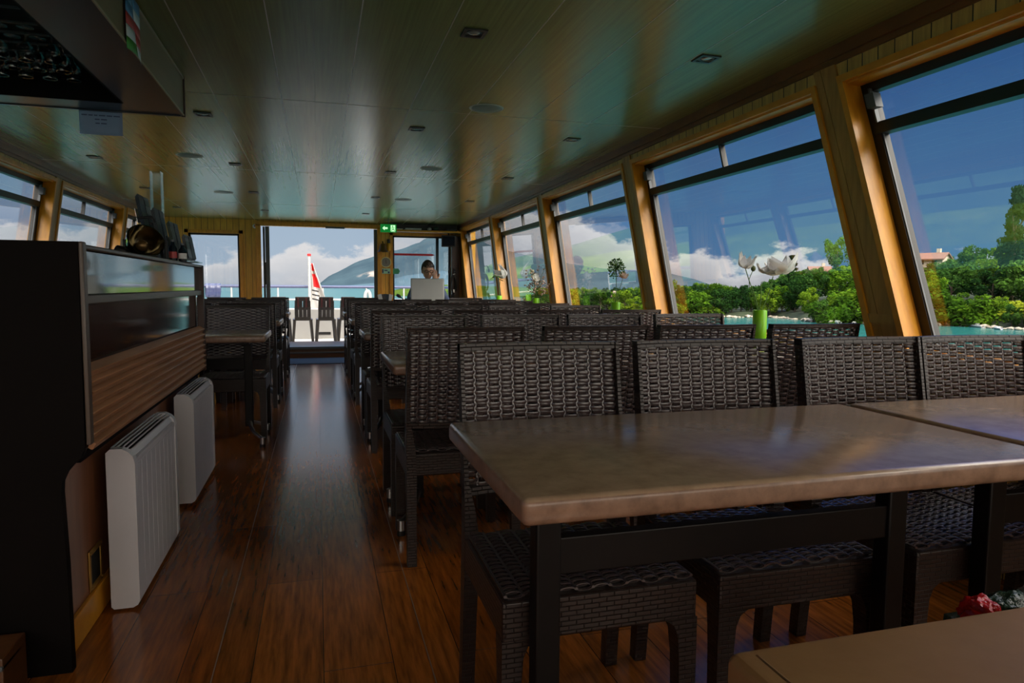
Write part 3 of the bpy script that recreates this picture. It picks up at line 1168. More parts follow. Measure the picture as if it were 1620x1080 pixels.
# ------------------------------------------------------------------ electric radiators
def make_rad(name_label, y0, L, z0, z1):
    t = thing('electric_radiator', name_label, 'radiator', (-.66, y0, 0), group='white electric radiators under the bar')
    dep = .084
    b_ = MB()
    # body outline in xz with rounded shoulders
    pr = [(0, z0+.008), (.008, z0), (dep-.02, z0), (dep-.006, z0+.008), (dep, z0+.022), (dep, z1-.05), (dep-.006, z1-.026), (dep-.02, z1-.01), (dep-.038, z1), (.012, z1), (0, z1-.012)]
    b_.prism([(x, .0, z) for x, z in pr], (0, .035, 0))
    b_.build('end_cap', M['white_metal'], t)
    b_ = MB()
    b_.prism([(x, L-.035, z) for x, z in pr], (0, .035, 0))
    b_.build('end_cap', M['white_metal'], t)
    b_ = MB()
    b_.box((dep*.5, L/2, (z0+z1-.06)/2), (dep-.014, L-.06, z1-z0-.07))
    n = 9
    for k in range(n):
        yy = .035+(L-.07)*(k+.5)/n
        b_.box((dep-.0065, yy, (z0+.012+z1-.06)/2), (.005, (L-.07)/n-.0028, z1-.06-z0-.012), bev=.0012)
    b_.box((dep-.009, L/2, z1-.048), (.014, L-.07, .02), bev=.003)
    b_.box((dep-.02, L/2, z1-.026), (.01, L-.07, .026), Matrix.Rotation(R(-40), 3, 'Y'), bev=.003)
    b_.build('front_panel', M['white_metal'], t)
    b_ = MB()
    b_.box((dep*.45, L/2, z1-.036), (dep*.75, L-.06, .02))
    b_.build('vent_well', M['vent_dark'], t)
    for k in range(5):
        b_ = MB()
        b_.box((.008+.0145*k, L/2, z1-.003-.0005*k*k), (.0045, L-.068, .005), bev=.001)
        b_.build('vent_bar', M['white_metal'], t)
    b_ = MB()
    b_.box((-.016, L*.25, (z0+z1)/2+.02), (.034, .03, .09))
    b_.box((-.016, L*.75, (z0+z1)/2+.02), (.034, .03, .09))
    b_.build('bracket', M['vent_dark'], t)
    return t


make_rad('white ribbed electric radiator beside the brass plate, nearer the bar end panel', 2.41, .68, .008, .535)
make_rad('white ribbed electric radiator farther along the bar, nearer the tables', 3.49, .64, .02, .545)

# low wooden box with a metal edge at the foot of the bar end panel
t = thing('wooden_step', 'low brown wooden step with a steel edge against the black bar end panel', 'step', (-.83, 1.96, 0))
b = MB()
b.box((0, 0, .07), (.14, .14, .14), bev=.004)
b.build('box', M['step_wood'], t)
b = MB()
b.box((.055, -.02, .115), (.03, .11, .012), bev=.003)
b.build('steel_edge', M['alu_light'], t)
b = MB()
b.box((-.045, .05, .16), (.03, .02, .30), bev=.003)
b.build('post', M['trimwood'], t)

# ------------------------------------------------------------------ things on the bar
TOPZ = 1.167
t = thing('leaflet_rack', 'clear stepped acrylic leaflet rack full of brochures on the bar top', 'leaflet rack', (-.69, 3.62, TOPZ))
tilt = R(-18)
b = MB()
for k in range(5):
    y = .20-.105*k*.0
b.box((0, .0, .004), (.27, .24, .006), bev=.002)
for k in range(4):
    x = -.09+.058*k
    z = .24-.062*k
    b.box((x, 0, z/2+.003), (.003, .23, z), Matrix.Rotation(R(-10), 3, 'Y'))
b.build('acrylic_tiers', M['clear'], t)
brm = ['book_blue', 'book_dark', 'book_grey', 'book_blue', 'book_green']
k = 0
for row in range(4):
    for c in range(2):
        lf = MB()
        x = -.075+.058*row
        h_ = .29-.060*row
        for q in range(4):
            lf.box((x-.003*q, -.056+.112*c, .02+h_/2-.004*q), (.0018, .098, h_), Matrix.Rotation(R(-10), 3, 'Y'))
        o = lf.build('leaflet_stack', M[brm[k % 5]])
        cvp = MB()
        RY = Matrix.Rotation(R(-10), 3, 'Y')
        for (dz_, hz_, mm) in ((.40, .10, 'book_grey'), (.05, .34, ['book_green', 'book_blue'][k % 2])):
            cvp.box(Vector((x, -.056+.112*c, .02+h_/2))+RY @ Vector((.0016, 0, dz_*h_)), (.0012, .084, hz_*h_), RY, m=M[mm])
        cvp.build('cover_print', None, o)
        k += 1
        o.parent = None
        o.location = t.location
        tag(o, '%s stack of folded leaflets in the %s tier of the clear rack, %s pocket' % (['blue', 'dark', 'grey', 'blue', 'green'][(k-1) % 5], ['top', 'second', 'third', 'lowest'][row], ['bell side', 'lamp side'][1-c]), 'leaflets', 'leaflets in the acrylic rack')
# tall clear tube
t = thing('clear_tube', 'tall clear square acrylic tube standing behind the leaflet rack', 'tube', (-.765, 3.80, TOPZ))
b = MB()
for (x, y, lx, ly) in ((-.024, 0, .003, .05), (.024, 0, .003, .05), (0, -.024, .05, .003), (0, .024, .05, .003)):
    b.box((x, y, .225), (lx, ly, .45))
b.build('tube_wall', M['clear'], t)
b = MB()
for sx in (-1, 1):
    for sy in (-1, 1):
        b.tube([(sx*.0245, sy*.0245, 0), (sx*.0245, sy*.0245, .45)], .0022, 6)
b.build('tube_edge', M['glassware'], t)
# chrome dome lamp
t = thing('dome_lamp', 'dark polished metal dome spotlight on the bar top beside the leaflet rack', 'lamp', (-.735, 3.39, TOPZ+.0015))
Tm = Matrix.Translation((0, 0, .085)) @ Matrix.Rotation(R(35), 4, 'Z') @ Matrix.Rotation(R(62), 4, 'X')
b = MB()
b.lathe([(.0, -.095), (.03, -.09), (.058, -.066), (.074, -.03), (.078, 0), (.080, .008), (.075, .008), (.070, -.02), (.052, -.058), (.0, -.08)], n=32, mat=Tm)
b.build('dome', M['dome_metal'], t)
b = MB()
b.ball(Tm @ Vector((0, 0, -.04)), .026, sub=2)
b.build('bulb', M['bronze'], t)
b = MB()
b.tube([(0, 0, .0), (0, .0, .02)], .05, 20)
b.tube([(-.082, 0, .01), (-.084, 0, .09)], .007, 8)
b.tube([(.082, 0, .01), (.084, 0, .09)], .007, 8)
b.box((-.085, -.05, .03), (.05, .08, .05), Matrix.Rotation(R(30), 3, 'Y'), bev=.01)
b.build('stand', M['black_metal'], t)
b = MB()
b.tube([(-.02, 0, .165), (-.03, 0, .185), (.03, 0, .19), (.04, 0, .165)], .006, 8)
b.build('handle', M['black_plastic'], t)
for q, (x, y, hh) in enumerate(((-.640, 3.47, .10), (-.60, 3.475, .085))):
    t = thing('bottle', ['small dark bottle with red label beside the dome lamp', 'small dark bottle tucked before the leaflet rack'][q], 'bottle', (x, y, TOPZ))
    MB().lathe([(0, 0), (.017, 0), (.018, .004), (.018, hh*.6), (.008, hh*.78), (.007, hh*.92), (0, hh*.92)], n=16).build('flask', M['screen'], t)
    MB().lathe([(.0085, hh*.9), (.0085, hh), (0, hh)], n=12).build('cap', M['alu_light'], t)
    MB().lathe([(.0184, hh*.15), (.0184, hh*.45)], n=16).build('paper_label', M['flyer_red'] if q == 0 else M['paper'], t)

# ------------------------------------------------------------------ hood over the bar
HX0, HX1, HY0, HY1, HZ = -1.75, -.672, .2, 4.06, 1.955
t = thing('bar_hood', 'large dark steel hood with beige side hanging from the ceiling over the bar', 'hood', (-1.2, 3.0, HZ))
def hr(x, y, z):
    return (x+1.2, y-3.0, z-HZ)
b = MB()
b.box(hr(HX1-.012, (HY0+HY1)/2, 2.065), (.02, HY1-HY0, .215))
b.build('side_panel', M['hood_side'], t)
b = MB()
rim = .245
b.box(hr(HX1-rim/2-.002, (HY0+HY1)/2, HZ+.012), (rim-.005, HY1-HY0-.01, .024))
b.box(hr((HX0+HX1-rim)/2, HY1-.1, HZ+.012), (HX1-rim-HX0, .19, .024))
b.box(hr((HX0+HX1)/2, HY1-.012, 2.05), (HX1-HX0-.03, .02, .2))
b.build('rim', M['hood_steel'], t)
b = MB()
b.box(hr(HX1-rim, (HY0+HY1)/2-.1, HZ+.08), (.012, HY1-HY0-.2, .16))
b.box(hr((HX0+HX1-rim)/2, HY1-.195, HZ+.08), (HX1-rim-HX0, .012, .16))
b.box(hr((HX0+HX1)/2, (HY0+HY1)/2, 2.135), (HX1-HX0-.04, HY1-HY0-.04, .02))
b.build('well', M['bar_dark'], t)
b = MB()
b.box(hr(HX1-.001, (HY0+HY1)/2, HZ+.004), (.006, HY1-HY0, .008))
b.box(hr(HX1-.004, (HY0+HY1)/2, 2.152), (.016, HY1-HY0, .012))
b.build('edge_bead', M['hood_edge'], t)
b = MB()
b.box(hr(HX1-.002, HY1, 2.055), (.016, .014, .21))
b.box(hr((HX0+HX1)/2, HY1-.002, HZ+.004), (HX1-HX0, .012, .008))
b.build('corner_bead', M['dark_brown'], t)
# glass rack under the hood: rails and stemmed glasses hung upside down
b = MB()
for yy in (-.5, -.3, -.1, .07, .2, .33, .46):
    b.box((0, yy, 0), (.9, .012, .008))
b.box((.44, 0, .006), (.012, 1.15, .006))
b.box((-.44, 0, .006), (.012, 1.15, .006))
b.tube([(-.2, .56, .05), (-.2, .56, -.06)], .012, 8)
gr = b.build('glass_rack', M['alu'])
gr.location = (-1.42, 3.2, 2.105)
tag(gr, 'metal rack of rails fixed inside the dark bar hood', 'rack')
g0 = None
gm = MB()
gm.lathe([(0, 0), (.030, -.001), (.031, -.003), (.004, -.008), (.0035, -.055), (.012, -.062), (.028, -.082), (.032, -.11), (.028, -.135), (.0265, -.135), (.0305, -.11), (.0265, -.083), (.010, -.064), (0, -.062)], n=18)
gme = gm.mesh('wine_glass')
gme.materials.append(M['glassware'])
for r in range(3):
    for c in range(9):
        o = bpy.data.objects.new('wine_glass', gme)
        COL.objects.link(o)
        o.location = (-1.80+.094*c+.0, 3.335+.13*r, 2.112)
        tag(o, 'upside-down wine glass hanging in the rack under the dark bar hood', 'wine glass', 'wine glasses hanging under the bar hood')
# notice hanging from the hood and flyer stuck to its side
t = thing('paper_notice', 'pale blue sheet with three printed lines hanging from the dark hood rim', 'paper', (-1.072, 4.075, 1.835))
b = MB()
b.grid(lambda u, v: Vector((-.1+.2*u, .004*math.sin(u*3), .17*v)), 8, 4)
sh = b.build('sheet', M['paper_blue'], t)
md = sh.modifiers.new('thick', 'SOLIDIFY')
md.thickness = .0006
b = MB()
for (z, ws) in ((.098, (.026, .02, .016, .03, .026, .03)), (.078, (.022, .028)), (.058, (.02, .026))):
    tot = sum(ws)+.006*(len(ws)-1)
    x = -tot/2
    for w_ in ws:
        b.box((x+w_/2, -.0015, z), (w_, .0012, .006))
        x += w_+.006
b.build('text', M['ink'], t)
t = thing('flyer', 'colourful folded flyer stuck to the beige side of the bar hood', 'flyer', (-.668, 2.99, 1.94))
b = MB()
fl_m = [[M['flyer_green'], M['flyer_white']], [M['flyer_white'], M['flyer_red']], [M['flyer_red'], M['flyer_red']], [M['flyer_blue'], M['flyer_white']], [M['flyer_blue'], M['flyer_blue']]]
for i in range(2):
    for j in range(5):
        def ff(u, v, i=i, j=j):
            uu = (i+u)/2
            vv = (j+v)/5
            return Vector((.004+.014*(1-vv)**2*math.sin(PI*uu), -.105+.21*uu, -.01+.225*vv))
        b.grid(ff, 3, 2, m=fl_m[j][i])
o = b.build('sheet', None, t)
md = o.modifiers.new('thick', 'SOLIDIFY')
md.thickness = .0008

# ------------------------------------------------------------------ bench and snack bag at the viewer's right
t = thing('leather_bench', 'tan leather bench with a stitched top before the closest table', 'bench', (.985, .515, -.006))
b = MB()
b.box((0, 0, .53), (.93, .52, .10), bev=.018, seg=4)
o = b.build('cushion', M['leather'], t)
b = MB()
b.tube([(-.44, .256, .556), (-.44, -.25, .556)], .005, 8)
b.tube([(-.455, .24, .48), (-.455, .24, .55), (-.43, .235, .577), (-.43, -.2, .579)], .004, 8)
b.build('piping', M['leather'], t)
b = MB()
b.box((0, 0, .45), (.86, .45, .06), bev=.006)
b.build('frame', M['dark_brown'], t)
for sx in (-1, 1):
    for sy in (-1, 1):
        b = MB()
        b.tube([(sx*.39, sy*.18, .42), (sx*.39, sy*.19, 0)], [.028, .02], 10)
        b.build('leg', M['dark_brown'], t)
t = thing('snack_bag', 'crumpled shiny red and dark green gift bag lying behind the tan bench', 'bag', (1.125, .84, .022))
def crumple(c, sx, sy, sz, seed, mat, nm):
    bb = MB()
    rr = bmesh.ops.create_icosphere(bb.bm, subdivisions=4, radius=1)
    for v_ in rr['verts']:
        k_ = 1+.22*noise.noise(v_.co*2.6+Vector((seed, 0, 0)))+.1*noise.noise(v_.co*7+Vector((seed, 3, 0)))
        p = v_.co*k_
        v_.co = Vector(c)+Vector((p.x*sx, p.y*sy, p.z*sz))
    return bb.build(nm, mat, t, smooth=25)
crumple((-.075, 0, .505), .030, .03, .026, 1, M['plush_red'], 'red_wrapper')
crumple((.0, .01, .50), .058, .03, .026, 5, M['dark_green'], 'green_wrapper')
crumple((.075, .01, .508), .032, .03, .026, 9, M['foil'], 'foil_wrapper')
b = MB()
b.hexa([(-.12, -.03, -.035), (.13, -.03, -.035), (.13, .06, -.035), (-.12, .06, -.035), (-.10, -.025, .485), (.11, -.025, .485), (.11, .045, .485), (-.10, .045, .485)])
b.build('bag_body', M['dark_green'], t)

# ------------------------------------------------------------------ fittings on the end wall
# open shelf over the far window
t = thing('open_shelf', 'dark open shelf with honey wood lip above the window by the laptop', 'shelf', (1.72, YEND-.16, 1.95))
b = MB()
b.box((0, .0, .01), (1.12, .3, .02))
b.box((0, .148, .08), (1.12, .01, .16))
b.box((-.555, 0, .08), (.012, .3, .16))
b.build('box', M['black_plastic'], t)
b = MB()
b.box((0, -.155, .006), (1.14, .02, .032), bev=.004)
b.build('lip', M['trimwood'], t)
for q, (x, w_, h_, rz, mt, lab) in enumerate(((-.46, .13, .018, .1, 'paper', 'thin white paper roll lying on the dark shelf by the exit sign'),
                                         (-.22, .26, .03, -.12, 'paper', 'untidy stack of white papers on the dark shelf'),
                                         (.17, .10, .075, .5, 'book_green', 'small greenish cloth bundle on the dark shelf'),
                                         (.06, .07, .055, .2, 'paper', 'small white cup-like box on the dark shelf'),
                                         (.40, .16, .035, .05, 'book_grey', 'grey folded papers on the dark shelf beside the window wall'))):
    tt = thing('shelf_papers' if 'paper' in lab else 'shelf_bundle', lab, 'papers' if 'paper' in lab else 'bundle', (1.72+x, YEND-.215, 1.9735))
    if mt == 'book_green' or 'cup' in lab:
        MB().ball((0, 0, h_/2), h_/2, sub=3, sc=(w_/h_, 1, 1), jitter=.25).build('wrap', M[mt], tt)
    else:
        for kk in range(3):
            MB().box((.006*kk, 0, h_*(kk+.5)/3), (w_, .16, h_/3-.001), Matrix.Rotation(rz*(kk-1)*.5, 3, 'Z')).build('sheet_stack', M[mt], tt)
# exit sign hanging from the ceiling
ex = thing('exit_sign', 'lit green exit sign with white arrow and running figure hanging from the ceiling', 'sign', (1.074, 10.9, 1.964))
b = MB()
b.box((0, 0, 0), (.25, .03, .125), bev=.004)
b.build('panel', M['exit_green'], ex)
b = MB()
Y_ = -.0165
b.prism([(-.095, Y_, 0), (-.06, Y_, .035), (-.06, Y_, .014), (-.015, Y_, .014), (-.015, Y_, -.014), (-.06, Y_, -.014), (-.06, Y_, -.035)], (0, .003, 0))
b.build('arrow', M['exit_white'], ex)
b = MB()
b.box((.068, Y_, 0), (.07, .003, .098))
b.build('doorway_mark', M['exit_white'], ex)
b = MB()
b.ball((.062, Y_-.001, .032), .010, sub=2, sc=(1, .2, 1))
b.tube([(.066, Y_-.001, .02), (.072, Y_-.001, -.008)], .009, 8, flat=.4)
b.tube([(.072, Y_-.001, -.008), (.055, Y_-.001, -.022), (.045, Y_-.001, -.042)], .006, 8)
b.tube([(.072, Y_-.001, -.008), (.086, Y_-.001, -.024), (.092, Y_-.001, -.044)], .006, 8)
b.tube([(.066, Y_-.001, .016), (.050, Y_-.001, .008), (.042, Y_-.001, -.006)], .0045, 8)
b.tube([(.068, Y_-.001, .014), (.086, Y_-.001, .012), (.094, Y_-.001, .0)], .0045, 8)
b.build('running_figure', M['exit_green'], ex)
b = MB()
b.tube([(0, 0, .06), (0, 0, .125)], .008, 8)
b.box((0, 0, .126), (.14, .03, .006))
b.build('bracket', M['alu_light'], ex)
# bronze ship's bell on the door post
t = thing('ship_bell', 'bronze ship bell hanging on the wooden post beside the aft door', 'bell', (1.03, YEND-.1, 1.62))
b = MB()
b.lathe([(0, .14), (.02, .138), (.04, .128), (.05, .10), (.055, .06), (.066, .03), (.082, .008), (.088, 0), (.080, 0), (.05, .05), (.04, .1), (0, .12)], n=28)
b.build('bell_body', M['bronze'], t)
b = MB()
b.ball((0, 0, .005), .012, sub=2)
b.tube([(0, 0, .12), (0, 0, 0)], .003, 6)
b.build('clapper', M['bronze'], t)
b = MB()
b.tube([(0, 0, .138), (0, .02, .17), (0, .1, .17)], .008, 8)
b.build('bracket', M['black_metal'], t)
t = thing('yellow_lamp', 'small yellow lamp fixed to the post just beside the bronze bell', 'lamp', (1.135, YEND-.02, 1.64))
MB().lathe([(0, 0), (.03, 0), (.034, .02), (.034, .11), (.024, .13), (0, .132)], n=16).build('lens', M['yellow'], t)
MB().lathe([(.026, .13), (.028, .19), (0, .195)], n=16).build('cap', M['black_plastic'], t)
t = thing('wall_clock', 'round grey clock with a brass rim on the post under the bell', 'clock', (1.085, YEND-.02, 1.455))
RX = Matrix.Rotation(R(90), 4, 'X')
MB().lathe([(0, .012), (.075, .012), (.078, 0)], n=32, mat=RX).build('face', M['clock_face'], t)
MB().lathe([(.072, 0), (.074, .02), (.084, .02), (.088, 0)], n=32, mat=RX).build('rim', M['clock_rim'], t)
b = MB()
b.box((0, -.014, .02), (.007, .002, .05))
b.box((.004, -.014, -.014), (.006, .002, .034), Matrix.Rotation(R(15), 3, 'Y'))
b.build('hand', M['dark_brown'], t)
t = thing('arrow_sign', 'pale green direction sign with an outlined arrow plate under the clock', 'sign', (1.10, YEND-.02, 1.31))
b = MB()
b.box((-.03, -.004, 0), (.17, .008, .085), bev=.002)
b.build('board', M['sign_pale'], t)
b = MB()
b.box((-.07, -.009, .0), (.03, .003, .06))
b.box((-.015, -.009, .012), (.05, .003, .02))
b.box((.03, -.009, -.02), (.03, .003, .03))
b.build('symbol', M['ink'], t)
b = MB()
b.prism([(.06, -.004, -.045), (.19, -.004, -.045), (.215, -.004, 0), (.19, -.004, .045), (.06, -.004, .045)], (0, .008, 0))
b.build('arrow_plate', M['sign_green'], t)
# small round badge near the ceiling
t = thing('round_badge', 'small round pale detector on the end wall beside the door lintel', 'detector', (-.935, YEND, 1.985))
MB().lathe([(0, .03), (.024, .028), (.034, .012), (.036, 0)], n=20, mat=RX).build('body', M['white_metal'], t)
MB().lathe([(0, .034), (.012, .033), (.013, .028)], n=14, mat=RX).build('lens', M['flyer_red'], t)
# red film strip on the window by the laptop
b = MB()
b.prism([(1.215, YEND+.045, 1.575), (1.86, YEND+.045, 1.575), (1.91, YEND+.045, 1.592), (1.86, YEND+.045, 1.61), (1.215, YEND+.045, 1.61)], (0, .0025, 0))
tag(b.build('red_sticker', M['red']), 'long thin red arrow strip stuck across the end window above the laptop', 'sticker')
# monitor
t = thing('wall_monitor', 'small black monitor hung under the shelf in the window corner', 'monitor', (2.10, YEND-.2, 1.815), R(-8))
b = MB()
b.box((0, 0, 0), (.235, .05, .19), Matrix.Rotation(R(10), 3, 'X'), bev=.008)
b.build('case', M['black_plastic'], t)
b = MB()
b.box((0, -.027, -.001), (.195, .003, .15), Matrix.Rotation(R(10), 3, 'X'))
b.build('screen', M['screen'], t)
b = MB()
b.tube([(0, .01, .08), (0, .05, .13), (0, .1, .135)], .012, 8)
b.build('bracket', M['black_metal'], t)
# dark cupboard post in the corner, with gear hanging on it
b = MB()
b.box((2.235, YEND-.07, .95), (.13, .14, 1.90), bev=.004)
struct(b.build('trim_41', M['dark_brown']))
def hang(x, z, lab, kind):
    tt = thing(kind, lab, 'headset' if kind == 'headset' else 'cable', (x, YEND-.18, z))
    if kind == 'headset':
        bb = MB()
        bb.tube([(-.05*math.cos(a), 0, .065*math.sin(a)) for a in [PI*k/12 for k in range(13)]], .007, 8)
        bb.build('headband', M['black_plastic'], tt)
        for sx in (-1, 1):
            bb = MB()
            bb.ball((sx*.05, 0, -.02), .036, sub=2, sc=(.5, .8, 1))
            bb.build('ear_cup', M['black_plastic'], tt)
        bb = MB()
        bb.tube([(.05, 0, -.04), (.045, -.02, -.06), (.01, -.04, -.065)], .004, 6)
        bb.build('mouthpiece', M['paper'], tt)
    else:
        bb = MB()
        for k in range(4):
            bb.tube([(.045*math.cos(a)+.006*k, .012*k-.02, .14*math.sin(a)-.01*k) for a in [2*PI*j/20 for j in range(21)]], .006, 6, cap=False)
        bb.build('coil', M['black_plastic'], tt)
        bb = MB()
        bb.box((.01, -.03, -.13), (.03, .02, .05), bev=.004)
        bb.build('plug', M['paper'], tt)
hang(2.16, 1.33, 'black headset hanging highest in the dark window corner', 'headset')
hang(2.18, 1.12, 'black coiled cable hanging in the window corner under the headset', 'cable_coil')
hang(2.17, .80, 'thick lower black cable loop hanging near the sill of the window corner', 'cable_coil')

# ------------------------------------------------------------------ things on the last table
LT = .741
lp = thing('laptop', 'large open silver laptop with its lid to the viewer on the last lakeside table', 'laptop', (1.335, 8.62, LT))
b = MB()
b.box((0, .14, .012), (.41, .28, .022), bev=.006)
b.build('keyboard_base', M['silver'], lp)
b = MB()
b.box((0, .0, .23), (.425, .012, .385), Matrix.Rotation(R(-6), 3, 'X'), bev=.012)
o = b.build('lid', M['silver'], lp)
b = MB()
b.box((.02, -.004, .065), (.12, .002, .005), Matrix.Rotation(R(-6), 3, 'X'))
b.build('lettering', M['alu_light'], lp)
b = MB()
b.tube([(-.17, .002, .03), (.17, .002, .03)], .010, 8)
b.build('hinge', M['alu'], lp)
t = thing('document_box', 'white card box of papers on the last lakeside table beside the aisle', 'box', (.80, 8.62, LT))
b = MB()
for (x, y, lx, ly) in ((-.07, 0, .004, .1), (.07, 0, .004, .1), (0, -.05, .144, .004), (0, .05, .144, .004)):
    b.box((x, y, .06), (lx, ly, .12))
b.box((0, 0, .003), (.14, .1, .004))
b.build('tray', M['box_white'], t)
for q, (x, rz, mt, lab) in enumerate(((-.045, -.25, 'paper', 'white folded paper standing tilted at the edge of the white card box'), (-.01, -.1, 'book_dark', 'dark booklet standing in the middle of the white card box'), (.02, .08, 'book_blue', 'blue booklet standing in the white card box'), (.05, .3, 'paper', 'white card leaning out of the white card box towards the laptop'))):
    bb = MB()
    bb.box((0, 0, .11), (.05, .012, .21), Matrix.Rotation(rz, 3, 'Y'), bev=.002)
    o = bb.build('booklet', M[mt])
    o.location = (.80+x, 8.60+.02*q, LT+.008)
    tag(o, lab, 'booklet')
t = thing('blue_box', 'small blue plastic box on the last lakeside table between papers and laptop', 'box', (1.02, 8.55, LT))
b = MB()
b.box((0, 0, .035), (.13, .09, .07), bev=.008)
b.build('case', M['blue_plastic'], t)
b = MB()
b.box((-.02, 0, .076), (.06, .05, .012), bev=.003)
b.build('tab', M['flyer_red'], t)
t = thing('microphone', 'small black gooseneck microphone beside the laptop', 'microphone', (1.055, 8.74, LT))
b = MB()
b.lathe([(0, 0), (.05, 0), (.05, .012), (.01, .02), (0, .02)], n=20)
b.build('foot_plate', M['black_metal'], t)
b = MB()
b.tube([(0, 0, .015), (0, 0, .10), (-.02, -.01, .16), (-.06, -.02, .19)], .007, 8)
b.build('gooseneck', M['black_metal'], t)
b = MB()
b.tube([(-.05, -.018, .185), (-.075, -.024, .20), (-.10, -.03, .212)], [.014, .022, .016], 12)
b.ball((.02, 0, .15), .02, sub=2)
b.build('capsule', M['black_plastic'], t)

# ------------------------------------------------------------------ the person behind the laptop
pr = thing('person', 'seated person in a blue-grey shirt leaning over the silver laptop', 'person', (1.40, 9.12, .035))
def skinned(name, pts, edges, rad, mat, parent, root=0, sub=2):
    me = bpy.data.meshes.new(name)
    me.from_pydata([Vector(p) for p in pts], edges, [])
    o = bpy.data.objects.new(name, me)
    COL.objects.link(o)
    o.parent = parent
    sk = o.modifiers.new('skin', 'SKIN')
    for i, r in enumerate(rad):
        q = me.skin_vertices[0].data[i]
        q.radius = (r, r) if not isinstance(r, tuple) else r
        q.use_root = (i == root)
    ss = o.modifiers.new('smooth', 'SUBSURF')
    ss.levels = sub
    ss.render_levels = sub
    me.materials.append(mat)
    return o
P = [(0, .02, .52), (0, -.0, .70), (0, -.04, .90), (0, -.06, 1.02), (0, -.085, 1.09), (0, -.10, 1.13),
     (-.17, -.05, 1.0), (-.25, -.14, .85), (-.15, -.28, .835), (-.08, -.31, .825),
     (.17, -.05, 1.0), (.25, -.13, .83), (.15, -.20, .99), (.085, -.20, 1.10),
     (-.10, -.02, .50), (-.12, -.36, .50), (-.12, -.38, .08), (-.12, -.48, .045),
     (.10, -.02, .50), (.12, -.36, .50), (.12, -.38, .08), (.12, -.48, .045)]
Ed = [(0, 1), (1, 2), (2, 3), (3, 4), (4, 5), (3, 6), (6, 7), (7, 8), (8, 9), (3, 10), (10, 11), (11, 12), (12, 13), (0, 14), (14, 15), (15, 16), (16, 17), (0, 18), (18, 19), (19, 20), (20, 21)]
Ra = [(.16, .12), (.155, .11), (.17, .11), (.12, .085), .055, .05, .065, .05, .036, .03, .065, .05, .036, .03, .085, .065, .042, .035, .085, .065, .042, .035]
body = skinned('body', P, Ed, Ra, M['shirt'], pr)
# head with face
hd = MB()
hc = Vector((0, -.105, 1.235))
rr = bmesh.ops.create_uvsphere(hd.bm, u_segments=28, v_segments=20, radius=1)
for v_ in rr['verts']:
    x, y, z = v_.co
    w_ = .076*(1-.16*max(0, -z)) if z < 0 else .076
    px, py, pz = x*w_, y*.095, z*.118
    # face looks to -y: brow, nose, chin
    if y < 0:
        py -= .022*math.exp(-((x/.16)**2+((z+.12)/.22)**2))
        py += .008*math.exp(-(((abs(x)-.38)/.16)**2+((z-.06)/.12)**2))
        py -= .008*math.exp(-((x/.3)**2+((z+.82)/.2)**2))
        py -= .004*math.exp(-((x/.28)**2+((z+.46)/.08)**2))
    q = Matrix.Rotation(R(18), 3, 'X') @ Vector((px, py, pz))
    v_.co = hc+q
for sx in (-1, 1):
    hd.ball(hc+Vector((sx*.078, .01, -.012)), .024, sub=2, sc=(.35, .7, 1))
hd.build('head', M['skin'], pr)
hr_ = MB()
rr = bmesh.ops.create_icosphere(hr_.bm, subdivisions=4, radius=1)
for v_ in rr['verts']:
    k_ = 1+.07*noise.noise(v_.co*5)
    p = v_.co.copy()
    y = p.y
    low = -.55 if y > -.1 else .42
    z = max(p.z, low+.1*noise.noise(p*4))
    v_.co = hc+Vector((0, .012, .022))+Matrix.Rotation(R(18), 3, 'X') @ Vector((p.x*.086*k_, p.y*.103*k_, z*.122*k_))
hr_.build('hair', M['hair'], pr)
gl = MB()
for sx in (-1, 1):
    gl.tube([(sx*.032+.022*math.cos(a), -.205, 1.222+.018*math.sin(a)) for a in [2*PI*j/14 for j in range(15)]], .0035, 6, cap=False)
gl.tube([(-.012, -.208, 1.224), (.012, -.208, 1.224)], .003, 6)
for sx in (-1, 1):
    gl.tube([(sx*.053, -.203, 1.225), (sx*.078, -.11, 1.235)], .003, 6)
gl.build('glasses', M['black_plastic'], pr)
# hands: one propping the cheek, one on the keyboard
def hand(base_, dirv, side_, curl, nm):
    dirv = Vector(dirv).normalized()
    side_ = Vector(side_).normalized()
    nrm = dirv.cross(side_).normalized()
    bb = MB()
    c = Vector(base_)
    bb.tube([c, c+dirv*.03, c+dirv*.085], [.024, .036, .034], 10, flat=.45, nrm=nrm)
    for k, L in enumerate((.068, .076, .071, .056)):
        s0 = c+dirv*.08+side_*(.027-.018*k)
        p1 = s0+dirv*L*.45+nrm*curl*.008
        p2 = p1+dirv*L*.32+nrm*curl*.02
        p3 = p2+dirv*L*.2+nrm*curl*.03
        bb.tube([s0, p1, p2, p3], [.0085, .008, .0075, .006], 8)
    t0 = c+dirv*.03+side_*.03
    bb.tube([t0, t0+side_*.025+dirv*.025, t0+side_*.032+dirv*.058], [.011, .0095, .007], 8)
    return bb.build(nm, M['skin'], pr)
hand((.082, -.205, 1.10), (-.1, .1, 1), (.9, -.1, .1), 1, 'hand')
hand((-.08, -.315, .815), (.1, -1, -.15), (1, 0, 0), -1, 'hand')

# ------------------------------------------------------------------ aft deck outside
b = MB()
b.box((0, 13.6, .02), (5.4, 4.0, .1))
dk = struct(b.build('deck', M['deck']))
